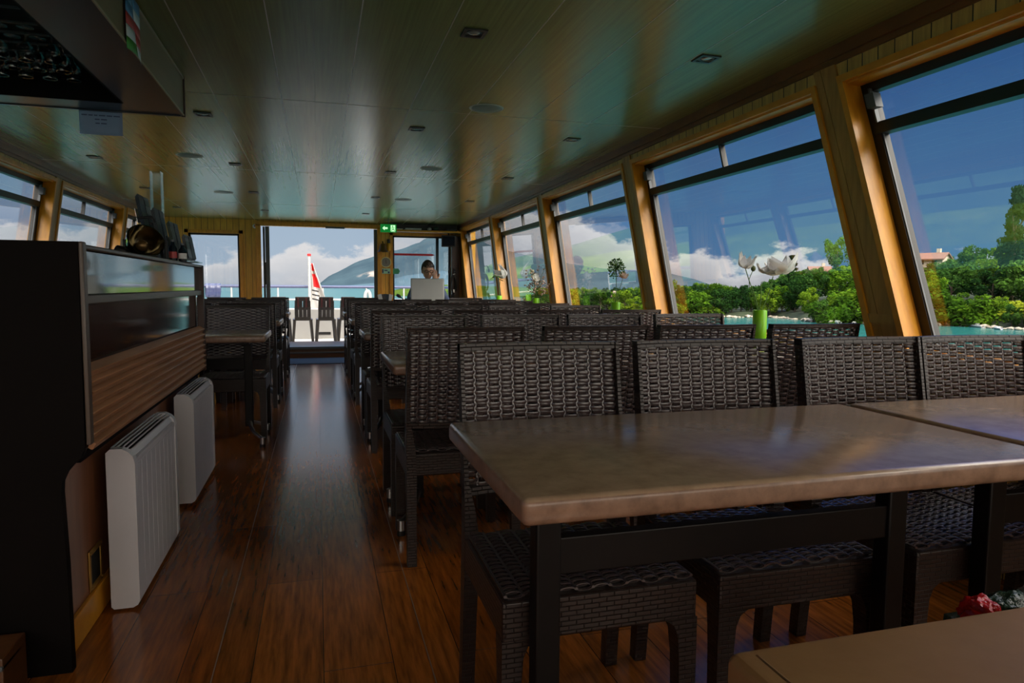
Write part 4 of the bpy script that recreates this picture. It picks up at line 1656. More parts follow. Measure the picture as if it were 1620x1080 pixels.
# railing
t = thing('deck_railing', 'navy and white tube railing around the open aft deck', 'railing', (0, 15.0, .07))
b = MB()
b.tube([(-2.6, -3, .97), (-2.6, 0, .97), (2.6, 0, .97), (2.6, -3, .97)], .03, 10)
b.build('top_rail', M['rail_blue'], t)
b = MB()
b.tube([(-2.6, -3, .70), (-2.6, 0, .70), (2.6, 0, .70), (2.6, -3, .70)], .018, 8)
b.tube([(-2.6, -3, .38), (-2.6, 0, .38), (2.6, 0, .38), (2.6, -3, .38)], .012, 8)
b.build('lower_rail', M['white_paint'], t)
for x in (-2.6, -1.7, -.8, .1, 1.0, 1.8, 2.6):
    b = MB()
    b.tube([(x, 0, 0), (x, 0, .96)], .018, 8)
    b.build('post', M['white_paint'], t)
# life-saving cushion draped on the rail
t = thing('draped_cloth', 'folded navy cloth hung over the railing outside the end window', 'cloth', (-2.05, 15.0, .865))
b = MB()
b.grid(lambda u, v: Vector((-.14+.28*u+.02*math.sin(v*6), (-.045 if v < .5 else .045)+.01*math.sin(u*14), .23-abs(v-.5)*.56)), 14, 10)
o = b.build('sheet', M['rail_blue'], t)
md = o.modifiers.new('thick', 'SOLIDIFY')
md.thickness = .012
t = thing('life_ring', 'white life ring hanging on the railing beside the door post', 'life ring', (1.02, 14.93, .80))
b = MB()
b.tube([(.10*math.cos(a)*.55, 0, .16*math.sin(a)) for a in [2*PI*j/28 for j in range(29)]], .035, 10, cap=False, nrm=(0, 1, 0))
b.build('ring', M['white_paint'], t)
# deck chairs
def deck_chair():
    t = thing('deck_chair', 'x', 'chair', group='grey slatted deck chairs outside the aft door')
    bb = MB()
    n = 4
    w_ = .27
    for k in range(n):
        x = -w_/2+w_*(k+.5)/n
        bb.hexa([(x-.032, .0, .42), (x+.032, .0, .42), (x+.032, .02, .42), (x-.032, .02, .42), (x-.029, -.08, .735), (x+.029, -.08, .735), (x+.029, -.06, .735), (x-.029, -.06, .735)])
    bb.box((0, -.083, .765), (w_-.03, .022, .075), Matrix.Rotation(R(14), 3, 'X'), bev=.012)
    bb.box((0, -.045, .60), (w_, .02, .05), Matrix.Rotation(R(14), 3, 'X'), bev=.004)
    bb.box((0, -.004, .42), (w_, .022, .06), bev=.004)
    bb.build('backrest', M['deck_chair'], t)
    for k in (0, 2):
        sb = MB()
        x = -w_/2+w_*(k+.9)/n
        sb.box((x, -.076, .70), (.03, .026, .16), Matrix.Rotation(R(14), 3, 'X'), bev=.002)
        sb.build('stripe', M['deck_stripe'], t)
    bb = MB()
    bb.box((0, .2, .40), (w_+.06, .42, .025), bev=.008)
    bb.build('seat', M['deck_chair'], t)
    for sx in (-1, 1):
        for y, dy in ((.0, -.06), (.38, .04)):
            lb = MB()
            lb.tube([(sx*(w_/2), y, .40), (sx*(w_/2+.03), y+dy, 0)], [.026, .02], 8)
            lb.build('leg', M['deck_chair'], t)
    return t
dc = deck_chair()
for k, (x, y, rz, lab) in enumerate(((.13, 12.30, .03, 'upright beside the white flag pole'), (-.64, 12.30, -.02, 'on the bar side of the flag pole'), (-.26, 12.34, .03, 'just beside the flag pole'), (.50, 12.40, .03, 'between the flag pole and the bell post'), (-1.03, 12.36, -.02, 'behind the bar-side door frame'))):
    o = dc if k == 0 else dup(dc, (x, y, .07), rz)
    o.location = (x, y, .07)
    o.rotation_euler = (0, 0, rz)
    o['label'] = 'grey slatted deck chair outside the aft door, '+lab
# white locker
t = thing('deck_locker', 'white deck locker with a dark slot behind the slatted chairs', 'locker', (-.05, 13.5, .07))
b = MB()
b.box((0, 0, .28), (1.25, .4, .56), bev=.015)
b.build('body', M['white_paint'], t)
b = MB()
b.box((.16, -.204, .10), (.22, .012, .05), bev=.003)
b.build('slot', M['gasket'], t)
# flag pole with flag
t = thing('flag_pole', 'white flag pole at the stern with a red, white and black flag drooping', 'flag', (-.165, 14.7, .07))
b = MB()
b.tube([(0, 0, 0), (0, 0, 1.60)], [.032, .028], 12)
b.build('pole', M['white_paint'], t)
b = MB()
b.lathe([(0, 0), (.036, 0), (.04, .03), (.03, .045), (0, .05)], (0, 0, 1.60), 14)
b.build('finial', M['flag_red'], t)
fl = MB()
def fmat(u, v):
    if v > .74 and .15 < u < .70:
        return M['flag_red'] if not (.80 < v < .84) else M['flag_white']
    if .54 < v < .74 and .22 < u < .85:
        return M['flag_red']
    if .27 < v < .50 and (int(v*34) % 3 == 0) and .06 < u < .62:
        return M['flag_black']
    return M['flag_white']
NU, NV = 18, 34
def fp(u, v):
    wd = .05+.36*(1-v)**1.05
    drop = -.10*u*(1-v)
    return Vector((.03+wd*u, .05*math.sin(u*9+v*4)*(.3+u), .45+1.0*v+drop))
for i in range(NU):
    for j in range(NV):
        u0, u1, v0, v1 = i/NU, (i+1)/NU, j/NV, (j+1)/NV
        fl.quad([fp(u0, v0), fp(u1, v0), fp(u1, v1), fp(u0, v1)], fmat((u0+u1)/2, (v0+v1)/2))
bmesh.ops.remove_doubles(fl.bm, verts=fl.bm.verts, dist=1e-5)
o = fl.build('flag_cloth', None, t, smooth=60)
md = o.modifiers.new('thick', 'SOLIDIFY')
md.thickness = .003

# ------------------------------------------------------------------ lake, shores and hills
WZ = -3.94
def water_mat():
    m, nt, b_ = base('lake_water', srgb(28, 90, 88), .15, 0, .4)
    tc = nd(nt, 'ShaderNodeTexCoord')
    mp = nd(nt, 'ShaderNodeMapping')
    mp.inputs['Scale'].default_value = (1, 1, 1)
    nt.links.new(tc.outputs['Object'], mp.inputs['Vector'])
    nz = nd(nt, 'ShaderNodeTexNoise', in_Scale=.9, in_Detail=5.)
    nt.links.new(mp.outputs[0], nz.inputs['Vector'])
    bp = nd(nt, 'ShaderNodeBump', in_Strength=.6, in_Distance=.25)
    nt.links.new(nz.outputs['Fac'], bp.inputs['Height'])
    nt.links.new(bp.outputs[0], b_.inputs['Normal'])
    return m
b = MB()
b.grid(lambda u, v: Vector((-6000+12000*u, -6000+12000*v, WZ)), 24, 24)
struct(b.build('lake', water_mat()))

def pol(az, dist, z):
    return Vector((math.sin(az)*dist, math.cos(az)*dist, z))


def ridge(name, prof, dist, depth, mat, base_z=WZ-2, jit=0.):
    """hill mass with real depth: prof lists (bearing, elevation) of the crest seen from the boat"""
    bb = MB()
    azs = [p[0] for p in prof]
    n = 120
    a0, a1 = azs[0], azs[-1]
    def el(a):
        for (x0, e0), (x1, e1) in zip(prof, prof[1:]):
            if x0 <= a <= x1:
                t_ = (a-x0)/(x1-x0)
                return e0+(e1-e0)*t_
        return prof[-1][1]
    def f(u, v):
        a = a0+(a1-a0)*u
        top = H+math.tan(el(a))*(dist+depth*.5)
        # v 0 front foot, .5 crest, 1 back foot
        k = 1-abs(v-.5)*2
        k = k*k*(3-2*k)
        d = dist+depth*v
        nz_ = noise.noise(Vector((a*60, v*5, 1.7)))*.10+noise.noise(Vector((a*200, v*14, 4)))*.05
        z = base_z+(top-base_z)*max(0, k*(1+nz_*jit*(1-k*.7)))
        return pol(a, d, z)
    bb.grid(f, n, 16)
    return struct(bb.build(name, mat, None, 180))


def hill_mat(name, c1, c2, sc, patch=None, prad=0., pcol=None):
    m, nt, b_ = base(name, c1, 1.0, 0, 0.)
    tc = nd(nt, 'ShaderNodeTexCoord')
    nz = nd(nt, 'ShaderNodeTexNoise', in_Scale=sc, in_Detail=8., in_Roughness=.65)
    nt.links.new(tc.outputs['Object'], nz.inputs['Vector'])
    cr = nd(nt, 'ShaderNodeValToRGB')
    cr.color_ramp.elements[0].position = .35
    cr.color_ramp.elements[1].position = .65
    cr.color_ramp.elements[0].color = c1
    cr.color_ramp.elements[1].color = c2
    nt.links.new(nz.outputs['Fac'], cr.inputs[0])
    last = cr.outputs[0]
    if patch is not None:
        ds = nd(nt, 'ShaderNodeVectorMath', operation='DISTANCE')
        nt.links.new(tc.outputs['Object'], ds.inputs[0])
        ds.inputs[1].default_value = patch
        mr = nd(nt, 'ShaderNodeMapRange')
        mr.inputs['From Min'].default_value = prad*.5
        mr.inputs['From Max'].default_value = prad
        mr.inputs['To Min'].default_value = 1
        mr.inputs['To Max'].default_value = 0
        nt.links.new(ds.outputs['Value'], mr.inputs['Value'])
        n3 = nd(nt, 'ShaderNodeTexNoise', in_Scale=sc*6, in_Detail=6.)
        nt.links.new(tc.outputs['Object'], n3.inputs['Vector'])
        c3 = nd(nt, 'ShaderNodeMapRange')
        c3.inputs['From Min'].default_value = .40
        c3.inputs['From Max'].default_value = .52
        nt.links.new(n3.outputs['Fac'], c3.inputs['Value'])
        mu = nd(nt, 'ShaderNodeMath', operation='MULTIPLY')
        nt.links.new(mr.outputs[0], mu.inputs[0])
        nt.links.new(c3.outputs[0], mu.inputs[1])
        mx = nd(nt, 'ShaderNodeMix', data_type='RGBA')
        nt.links.new(mu.outputs[0], mx.inputs['Factor'])
        nt.links.new(last, mx.inputs['A'])
        mx.inputs['B'].default_value = pcol
        last = mx.outputs['Result']
    nt.links.new(last, b_.inputs['Base Color'])
    return m


def px(lst):
    out = []
    for x, y in lst:
        out.append(azel(x, y))
    return out


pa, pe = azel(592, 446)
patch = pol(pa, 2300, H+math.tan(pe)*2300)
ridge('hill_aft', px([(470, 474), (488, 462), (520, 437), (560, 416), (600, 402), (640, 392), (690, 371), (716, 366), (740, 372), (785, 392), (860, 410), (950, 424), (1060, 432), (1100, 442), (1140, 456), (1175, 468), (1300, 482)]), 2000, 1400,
      hill_mat('haze_blue_slope', srgb(38, 52, 62), srgb(54, 70, 78), .004, patch, 62, srgb(130, 122, 116)), jit=1.)  # distance haze is painted into the slope's blue tones
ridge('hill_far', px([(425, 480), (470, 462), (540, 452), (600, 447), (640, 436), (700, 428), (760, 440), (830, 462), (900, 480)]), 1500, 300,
      hill_mat('haze_blue_shore', srgb(54, 72, 84), srgb(66, 84, 94), .006), jit=.6)  # far shore coloured blue to paint in aerial haze
ridge('hill_left', [(R(a), R(e)) for a, e in ((-150, .8), (-120, 2.0), (-95, 3.6), (-75, 4.6), (-55, 5.0), (-42, 4.6), (-34, 4.0), (-27, 3.0), (-21, 1.7), (-15, .9), (-11, -.1), (-6, -.5))], 1200, 900,
      hill_mat('green_forest_slope', srgb(40, 66, 54), srgb(64, 88, 54), .006), jit=1.)
ridge('hill_shore', [(R(a), R(e)) for a, e in ((-150, 1.0), (-100, 1.6), (-60, 1.9), (-35, 1.5), (-20, .6), (-12, -.2), (-9, -.4))], 380, 250,
      hill_mat('bright_meadow_slope', srgb(62, 90, 32), srgb(96, 120, 46), .02), jit=1.)
ridge('hill_point', px([(560, 492), (580, 476), (600, 464), (640, 455), (700, 450), (760, 452), (860, 455), (960, 458), (1100, 462)]), 330, 160,
      hill_mat('wooded_point', srgb(34, 56, 22), srgb(66, 84, 34), .03), jit=.8)

# near bank on the lake side: terrain rising from the shoreline
AZ0, AZ1 = azel(840, 490)[0], R(100)
def shore(a):
    # distance to the waterline by bearing
    t_ = (a-AZ0)/(AZ1-AZ0)
    return 138-58*min(1, t_*1.25)+5*math.sin(a*23)+3*math.sin(a*61)
HILLP = px([(840, 474), (900, 474), (1000, 474), (1060, 474), (1140, 476), (1200, 472), (1240, 464), (1290, 444), (1330, 436), (1400, 430), (1470, 424), (1540, 428), (1620, 420)])+[(R(70), R(3.5)), (R(100), R(3))]
def hel(a):
    for (x0, e0), (x1, e1) in zip(HILLP, HILLP[1:]):
        if x0 <= a <= x1:
            return e0+(e1-e0)*(a-x0)/(x1-x0)
    return HILLP[-1][1]
BD = 75.
def terr(a, d):
    s_ = shore(a)
    t_ = max(0, min(1, (d-s_)/BD))
    crest = max(.8, H+math.tan(hel(a))*(s_+BD)-WZ)
    k = t_*.75+.25*t_*t_*(3-2*t_)
    return WZ-.3+min(1.1, (d-s_)*.35)*(1 if d > s_ else 1)+crest*k*.9
b = MB()
b.grid(lambda u, v: pol(AZ0+(AZ1-AZ0)*u, shore(AZ0+(AZ1-AZ0)*u)-2+(BD+60)*v, terr(AZ0+(AZ1-AZ0)*u, shore(AZ0+(AZ1-AZ0)*u)-2+(BD+60)*v)), 130, 26)
struct(b.build('shore_bank', M['bank'], None, 180))
# stones along the waterline: too many to count
b = MB()
rnd = random.Random(11)
for i in range(520):
    a = AZ0+(AZ1-AZ0)*rnd.random()*.85
    d = shore(a)+rnd.uniform(-1.0, .8)
    b.ball(pol(a, d, WZ+rnd.uniform(.0, .25)), rnd.uniform(.15, .5), sub=1, sc=(1.4, 1.2, .6), jitter=.4)
o = b.build('shore_stones', M['stone'])
tag(o, 'strip of pale stones along the waterline under the trees', 'stones', kind='stuff')


def crown_mesh(kind, seed):
    rnd = random.Random(seed)
    vs, fs = [], []
    blobs = []
    if kind == 'broad':
        for i in range(20):
            a = rnd.uniform(0, 2*PI)
            z = rnd.uniform(.2, .9)
            rad = .36*math.sqrt(max(.05, 1-((z-.52)/.45)**2))*rnd.uniform(.4, 1)
            blobs.append((Vector((rad*math.cos(a), rad*math.sin(a), z)), rnd.uniform(.10, .17)))
        n, ls = 2600, .034
    elif kind == 'bush':
        for i in range(16):
            a = rnd.uniform(0, 2*PI)
            rad = .5*math.sqrt(rnd.random())
            blobs.append((Vector((rad*math.cos(a), rad*math.sin(a), rnd.uniform(.1, .8)*(1-rad*.8))), rnd.uniform(.14, .24)))
        n, ls = 2200, .05
    elif kind == 'oak':
        for i in range(24):
            a = rnd.uniform(0, 2*PI)
            z = rnd.uniform(.42, .92)
            rad = .48*math.sqrt(max(.05, 1-((z-.66)/.32)**2))*rnd.uniform(.35, 1)
            blobs.append((Vector((rad*math.cos(a), rad*math.sin(a), z)), rnd.uniform(.09, .15)))
        n, ls = 2800, .032
    else:
        for i in range(34):
            z = .12+.86*i/34
            for q in range(3):
                a = rnd.uniform(0, 2*PI)
                rad = .20*(1-z)*rnd.uniform(.6, 1.1)+.01
                blobs.append((Vector((rad*math.cos(a), rad*math.sin(a), z)), .05+.05*(1-z)))
        n, ls = 2600, .026
    for i in range(n):
        c, r = blobs[rnd.randrange(len(blobs))]
        d_ = Vector((rnd.gauss(0, 1), rnd.gauss(0, 1), rnd.gauss(.15, 1))).normalized()
        p = c+d_*r*(rnd.uniform(.55, 1.05))
        if kind == 'conifer':
            p.z = c.z-abs(rnd.gauss(0, .02))
        nrm = (d_+Vector((rnd.gauss(0, .5), rnd.gauss(0, .5), rnd.gauss(.3, .5)))).normalized()
        t1 = nrm.orthogonal().normalized()
        t1 = Matrix.Rotation(rnd.uniform(0, 2*PI), 3, nrm) @ t1
        t2 = nrm.cross(t1)
        s_ = ls*rnd.uniform(.6, 1.3)
        k = len(vs)
        vs += [p-t1*s_, p-t2*s_*.6, p+t1*s_, p+t2*s_*.6]
        fs.append((k, k+1, k+2, k+3))
    me = bpy.data.meshes.new('crown_'+kind)
    me.from_pydata([v_[:] for v_ in vs], [], fs)
    return me


def trunk_mesh(kind):
    bb = MB()
    hgt = {'broad': .6, 'oak': .7, 'conifer': .9, 'bush': .3}[kind]
    bb.tube([(0, 0, -.06), (.01, 0, hgt*.4), (0, .01, hgt)], [.030, .022, .008], 7)
    for k in range(3):
        a = k*2.1
        bb.tube([(0, 0, hgt*(.4+.12*k)), (.13*math.cos(a), .13*math.sin(a), hgt*(.7+.1*k))], [.012, .004], 5)
    me = bb.mesh('trunk_'+kind, M['bark'])
    return me


CM = {}
for kind, mats in (('broad', ('leaf', 'leaf_dark')), ('bush', ('leaf', 'leaf_yellow')), ('oak', ('leaf_dark', 'leaf')), ('conifer', ('leaf_conifer',))):
    for mi_, mt in enumerate(mats):
        for v_ in range(2):
            me = crown_mesh(kind, hash((kind, mi_, v_)) % 1000 if False else (len(CM)*17+3))
            me.materials.append(M[mt])
            CM[(kind, mt, v_)] = me
TM = {k: trunk_mesh(k) for k in ('broad', 'bush', 'oak', 'conifer')}


def tree(a, d, top_el=None, hgt=None, kind='broad', mt='leaf', label=None, wide=1., group=None):
    zb = terr(a, d)
    if hgt is None:
        hgt = H+math.tan(top_el)*d-zb
    hgt = max(2.2, hgt)
    o = thing({'broad': 'broadleaf_tree', 'oak': 'spreading_tree', 'conifer': 'conifer_tree', 'bush': 'shore_bush'}[kind], label, 'bush' if kind == 'bush' else 'tree', pol(a, d, zb-.2), random.uniform(0, 6.28), group)
    w_ = hgt*wide*random.uniform(.9, 1.15)
    o.scale = (w_, w_, hgt)
    c = bpy.data.objects.new('crown', CM[(kind, mt, random.randrange(2))])
    COL.objects.link(c)
    c.parent = o
    if kind != 'bush':
        t_ = bpy.data.objects.new('trunk', TM[kind])
        COL.objects.link(t_)
        t_.parent = o
    return o


random.seed(21)
TOPS = px([(840, 458), (880, 456), (960, 460), (1010, 452), (1062, 442), (1085, 452), (1120, 444), (1160, 455), (1200, 448), (1225, 440), (1245, 424), (1262, 430), (1290, 424), (1318, 420), (1345, 416), (1385, 418), (1420, 395), (1440, 408), (1470, 412), (1510, 405), (1545, 388), (1580, 398), (1620, 366)])
def top(a):
    for (x0, e0), (x1, e1) in zip(TOPS, TOPS[1:]):
        if x0 <= a <= x1:
            return e0+(e1-e0)*(a-x0)/(x1-x0)
    return TOPS[-1][1]
LAB = {('broad', 'leaf'): 'bright green broadleaf tree in the lakeside wood', ('broad', 'leaf_dark'): 'dark green broadleaf tree in the lakeside wood',
       ('oak', 'leaf_dark'): 'spreading dark green tree in the lakeside wood', ('oak', 'leaf'): 'spreading bright green tree in the lakeside wood',
       ('bush', 'leaf'): 'low green bush at the edge of the turquoise water', ('bush', 'leaf_yellow'): 'low yellow-green bush at the edge of the turquoise water',
       ('conifer', 'leaf_conifer'): 'dark conifer in the lakeside wood'}
GRP = {'bush': 'bushes along the lake shore', 'broad': 'broadleaf trees of the lakeside wood', 'oak': 'spreading trees of the lakeside wood', 'conifer': 'conifers of the lakeside wood'}
aend = azel(1620, 400)[0]+R(10)
for row, (dd, h0, h1, step) in enumerate(((2, 3.0, 6.0, .55), (11, 5.5, 8.5, 1.0), (24, 6.5, 9.0, 1.1), (38, 7.0, 9.5, 1.15), (58, 7.0, 10., 1.15))):
    a = AZ0+R(.3*row)
    while a < aend:
        s_ = shore(a)
        d = s_+dd+random.uniform(-2, 4)
        te = top(min(a, TOPS[-1][0]))
        zb = terr(a, d)
        kind = random.choice(['broad', 'broad', 'broad', 'oak', 'oak'] if row else ['bush', 'broad', 'broad', 'broad', 'bush', 'broad'])
        mt = {'broad': random.choice(['leaf', 'leaf', 'leaf_dark', 'leaf_dark']), 'oak': random.choice(['leaf', 'leaf_dark', 'leaf_dark']), 'bush': random.choice(['leaf', 'leaf', 'leaf', 'leaf', 'leaf', 'leaf', 'leaf_yellow'])}[kind]
        cap = H+math.tan(te)*d-zb
        hgt = min(random.uniform(h0, h1), max(2.6, cap*random.uniform(.86, 1.06)))
        if row == 4:
            hgt = max(3.5, cap*random.uniform(.88, 1.1))
        tree(a, d, hgt=hgt, kind=kind, mt=mt, label=LAB[(kind, mt)], group=GRP[kind], wide=1.05 if kind != 'bush' else 1.3)
        a += math.atan2(hgt*.62*random.uniform(.8, 1.2), d)*step+R(.12)
# singular trees
tree(azel(1326, 380)[0], 175, top_el=azel(1326, 374)[1], kind='oak', mt='leaf_dark', label='tall round-headed tree standing alone above the wood beside the leaning window post', wide=.62)
tree(azel(1254, 400)[0], 190, top_el=azel(1254, 400)[1], kind='conifer', mt='leaf_conifer', label='small dark pointed conifer above the wood near the pink roofed house', wide=1.2)
tree(azel(1612, 290)[0], 128, top_el=azel(1612, 284)[1], kind='conifer', mt='leaf_conifer', label='tall dark conifer rising at the frame edge of the wood', wide=.62)
tree(azel(1436, 380)[0], 160, top_el=azel(1432, 374)[1], kind='broad', mt='leaf', label='tall bright green tree directly beside the closest leaning window post', wide=.7)
tree(azel(1218, 440)[0], 150, top_el=azel(1212, 447)[1], kind='oak', mt='leaf_dark', label='small rounded tree seen just over the white poppies', wide=.9)


def house(px_, py, dist, w_, dp, hh, roofh, rz, label, roof='rooftile'):
    a, e = azel(px_, py)
    z = H+math.tan(e)*dist
    t = thing('house', label, 'house', pol(a, dist, z), rz)
    bb = MB()
    bb.box((0, 0, -1.2+hh/2), (w_, dp, hh+2.4))
    bb.prism([(-w_/2, -dp/2, hh), (-w_/2, dp/2, hh), (-w_/2, 0, hh+roofh)], (w_, 0, 0))
    bb.build('wall', M['plaster'], t, smooth=0)
    bb = MB()
    for s_ in (-1, 1):
        bb.hexa([(-w_/2-.4, s_*(dp/2+.5), hh-.3), (w_/2+.4, s_*(dp/2+.5), hh-.3), (w_/2+.4, 0, hh+roofh+.05), (-w_/2-.4, 0, hh+roofh+.05),
                 (-w_/2-.4, s_*(dp/2+.5), hh-.05), (w_/2+.4, s_*(dp/2+.5), hh-.05), (w_/2+.4, 0, hh+roofh+.3), (-w_/2-.4, 0, hh+roofh+.3)])
    r_ = bb.build('roof', M[roof], t, smooth=0)
    bb = MB()
    bb.box((w_*.2, dp*.1, hh+roofh+.3), (.7, .7, 1.6))
    bb.build('chimney', M['plaster'], r_, smooth=0)
    for q in range(2):
        bb = MB()
        bb.box((-w_*.22+w_*.44*q, -dp/2-.02, hh*.55), (.9, .08, 1.2))
        bb.build('window', M['gasket'], t)
    return t


house(1474, 419, 165, 5.4, 4, 1.2, 1.0, R(-68), 'white gabled house with brown roof among the hillside trees')
house(1296, 434, 185, 4.6, 4, .9, .8, R(-30), 'low pink roofed house on the hill between tree crowns')
house(1066, 490, 146, 3, 3, 2.2, 1.1, R(-20), 'small pale house by the water beside the middle window post')
house(966, 487, 150, 4, 4, 1.6, 1.0, R(-30), 'white cottage among the trees behind the umbel vase')


def boat(px_, dist_off, L, rz, label):
    a, e = azel(px_, 500)
    d = shore(a)+dist_off
    t = thing('small_boat', label, 'boat', pol(a, d, WZ), rz, 'small boats moored along the shore')
    bb = MB()
    def hull(u, v):
        x = (u-.5)*L
        wd = L*.15*math.sin(PI*min(1, .12+u*.88))**.6
        ang = PI*(v-.5)
        return Vector((x, wd*math.sin(ang), L*.10*(1-math.cos(ang)*1.25)+.05*u))
    bb.grid(hull, 12, 10)
    o_ = bb.build('hull', M['white_paint'], t)
    md_ = o_.modifiers.new('thick', 'SOLIDIFY')
    md_.thickness = .05
    bb = MB()
    bb.box((L*.05, 0, L*.13), (L*.3, L*.18, L*.08), bev=.03)
    bb.build('cabin', M['paper'], t)
boat(1326, -2.5, 2.8, R(60), 'white motor boat moored beside the leaning window post')
boat(1352, -2, 2.0, R(40), 'small pale boat moored just past the white motor boat')
boat(1545, -2, 3.2, R(70), 'long low boat moored under the dark trees')
boat(1580, -2, 2.2, R(60), 'short pale boat moored at the stony shore near the frame edge')
t = thing('yellow_hedge', 'low bright yellow-green hedge by the cottage at the water', 'hedge', pol(azel(1015, 490)[0], shore(azel(1015, 490)[0])+2, WZ+.4))
c = bpy.data.objects.new('foliage', CM[('bush', 'leaf_yellow', 0)])
COL.objects.link(c)
c.parent = t
c.scale = (5.5, 3, 2.2)

# ------------------------------------------------------------------ sky and sun
SUN = Vector((.20, -.66, .72)).normalized()
wd = bpy.data.worlds.new('sky')
scene.world = wd
wd.use_nodes = True
nt = wd.node_tree
nt.nodes.clear()
L_ = nt.links.new
out = nd(nt, 'ShaderNodeOutputWorld')
bg = nd(nt, 'ShaderNodeBackground')
L_(bg.outputs[0], out.inputs[0])
tc = nd(nt, 'ShaderNodeTexCoord')
sp = nd(nt, 'ShaderNodeSeparateXYZ')
L_(tc.outputs['Generated'], sp.inputs[0])


def mth(op, a, b_=None, c_=None, clamp=False):
    n = nd(nt, 'ShaderNodeMath', operation=op)
    n.use_clamp = clamp
    for i, q in enumerate((a, b_, c_)):
        if q is None:
            continue
        if isinstance(q, (int, float)):
            n.inputs[i].default_value = q
        else:
            L_(q, n.inputs[i])
    return n.outputs[0]


def mrange(v, a, b_, c_=0., d_=1., smooth=True):
    n = nd(nt, 'ShaderNodeMapRange')
    if smooth:
        n.interpolation_type = 'SMOOTHSTEP'
    L_(v, n.inputs['Value'])
    for k, q in zip(('From Min', 'From Max', 'To Min', 'To Max'), (a, b_, c_, d_)):
        n.inputs[k].default_value = q
    return n.outputs[0]


def mixc(f, a, b_):
    n = nd(nt, 'ShaderNodeMix', data_type='RGBA')
    if isinstance(f, (int, float)):
        n.inputs['Factor'].default_value = f
    else:
        L_(f, n.inputs['Factor'])
    for k, q in (('A', a), ('B', b_)):
        if isinstance(q, tuple):
            n.inputs[k].default_value = q
        else:
            L_(q, n.inputs[k])
    return n.outputs['Result']


az = mth('ARCTAN2', sp.outputs[0], sp.outputs[1])
el = mth('ARCSINE', sp.outputs[2])
ELT = mrange(el, 0., .42)
side_f = mrange(mth('ABSOLUTE', mth('ADD', az, .05)), .08, .50)
aft = mixc(ELT, srgb(168, 186, 204), srgb(104, 146, 190))
lake = mixc(ELT, srgb(84, 126, 168), srgb(26, 66, 128))
sky = mixc(side_f, aft, lake)
# cloud deck: height profile by bearing, broken up by noise
prof = [(-1000, .02)]
PTS = [(-200, 350), (20, 358), (110, 356), (150, 334), (190, 326), (230, 350), (300, 404), (350, 392), (420, 398), (480, 384), (530, 395), (600, 372), (680, 352), (780, 345), (850, 342), (900, 346), (960, 366), (1010, 384), (1080, 382), (1125, 400), (1165, 418), (1195, 408), (1230, 392), (1262, 394), (1300, 410), (1380, 432), (1480, 424), (1540, 404), (1620, 396)]
ramp = nd(nt, 'ShaderNodeFloatCurve')
cv = ramp.mapping.curves[0]
azmap = lambda a: (a+.9)/1.9
pts = [(azmap(azel(x, y)[0]), azel(x, y)[1]/.5) for x, y in PTS]
pts = [(0., .25)]+[p for p in pts if 0 < p[0] < 1]+[(1., .35)]
while len(cv.points) < len(pts):
    cv.points.new(.5, .5)
for p, (x, y) in zip(cv.points, pts):
    p.location = (x, max(0, y))
    p.handle_type = 'VECTOR'
ramp.mapping.update()
L_(mrange(az, -.9, 1., 0, 1, False), ramp.inputs['Value'])
T_el = mth('MULTIPLY', ramp.outputs[0], .5)
mp = nd(nt, 'ShaderNodeMapping')
mp.inputs['Scale'].default_value = (1, 1, 1.9)
L_(tc.outputs['Generated'], mp.inputs['Vector'])
n1 = nd(nt, 'ShaderNodeTexNoise', in_Scale=11., in_Detail=9., in_Roughness=.6)
L_(mp.outputs[0], n1.inputs['Vector'])
n2 = nd(nt, 'ShaderNodeTexNoise', in_Scale=3.2, in_Detail=4., in_Roughness=.55)
L_(mp.outputs[0], n2.inputs['Vector'])
below = mth('SUBTRACT', T_el, el)
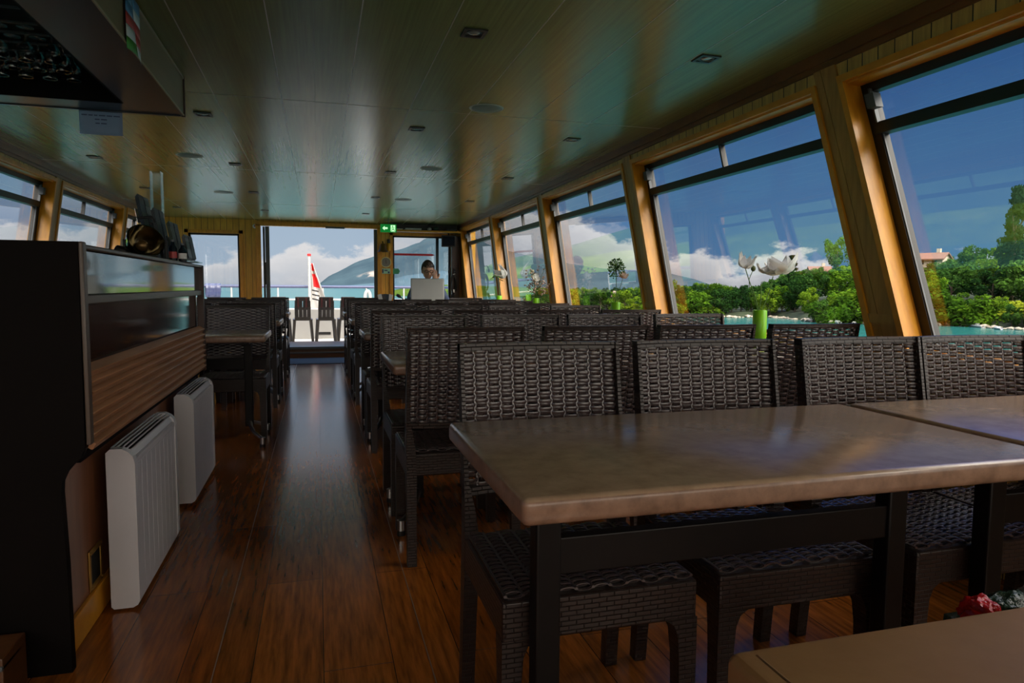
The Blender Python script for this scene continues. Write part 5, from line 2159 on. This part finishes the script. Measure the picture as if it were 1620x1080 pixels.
wob = mth('MULTIPLY_ADD', n1.outputs['Fac'], .17, -.085)
dep = mth('ADD', below, wob)
dens = mrange(dep, -.002, .014)
hol = mrange(n2.outputs['Fac'], .36, .52)
cloud = mth('MULTIPLY', dens, mth('MULTIPLY_ADD', hol, .55, .45))
# bright tops, greyer haze underneath
shade = mrange(dep, .006, .055)
shade2 = mth('MULTIPLY', shade, mrange(n1.outputs['Fac'], .35, .62, 1.0, .35))
ccol = mixc(shade2, srgb(222, 221, 222), mixc(side_f, srgb(172, 178, 188), srgb(124, 132, 150)))
# higher broken clouds towards the stern
hi = mth('MULTIPLY', mrange(n2.outputs['Fac'], .50, .68), mth('MULTIPLY', mth('MULTIPLY', mrange(az, -.1, .25, 1, 0), mrange(az, -.42, -.2, 0, 1)), mrange(el, .05, .2, 0, .85)))
base_s = mixc(hi, sky, srgb(206, 206, 208))
col = mixc(cloud, base_s, ccol)
# extra brightness added to the unseen sky, sunward and overhead, to light the saloon
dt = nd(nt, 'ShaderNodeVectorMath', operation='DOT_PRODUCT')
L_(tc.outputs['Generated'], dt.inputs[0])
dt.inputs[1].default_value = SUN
unseen_sky_boost = mth('ADD', mrange(dt.outputs['Value'], .12, .95, 1., 4.5), mrange(el, .33, .62, 0., 7.))
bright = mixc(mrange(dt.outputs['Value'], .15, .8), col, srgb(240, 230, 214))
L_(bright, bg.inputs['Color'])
L_(unseen_sky_boost, bg.inputs['Strength'])
sl_ = bpy.data.lights.new('sun', 'SUN')
sl_.energy = 3.2
sl_.angle = R(.6)
sl_.color = (1, .95, .86)
so = bpy.data.objects.new('sun', sl_)
COL.objects.link(so)
so.rotation_euler = SUN.to_track_quat('Z', 'Y').to_euler()
so.location = (4, -12, 16)

vs = scene.view_settings
vs.view_transform = 'Standard'
vs.look = 'None'
vs.gamma = 1
vs.use_curve_mapping = False
vs.exposure = 0.0
scene.cycles.max_bounces = 10
scene.cycles.transparent_max_bounces = 24
scene.cycles.sample_clamp_indirect = 6
scene.cycles.use_denoising = True
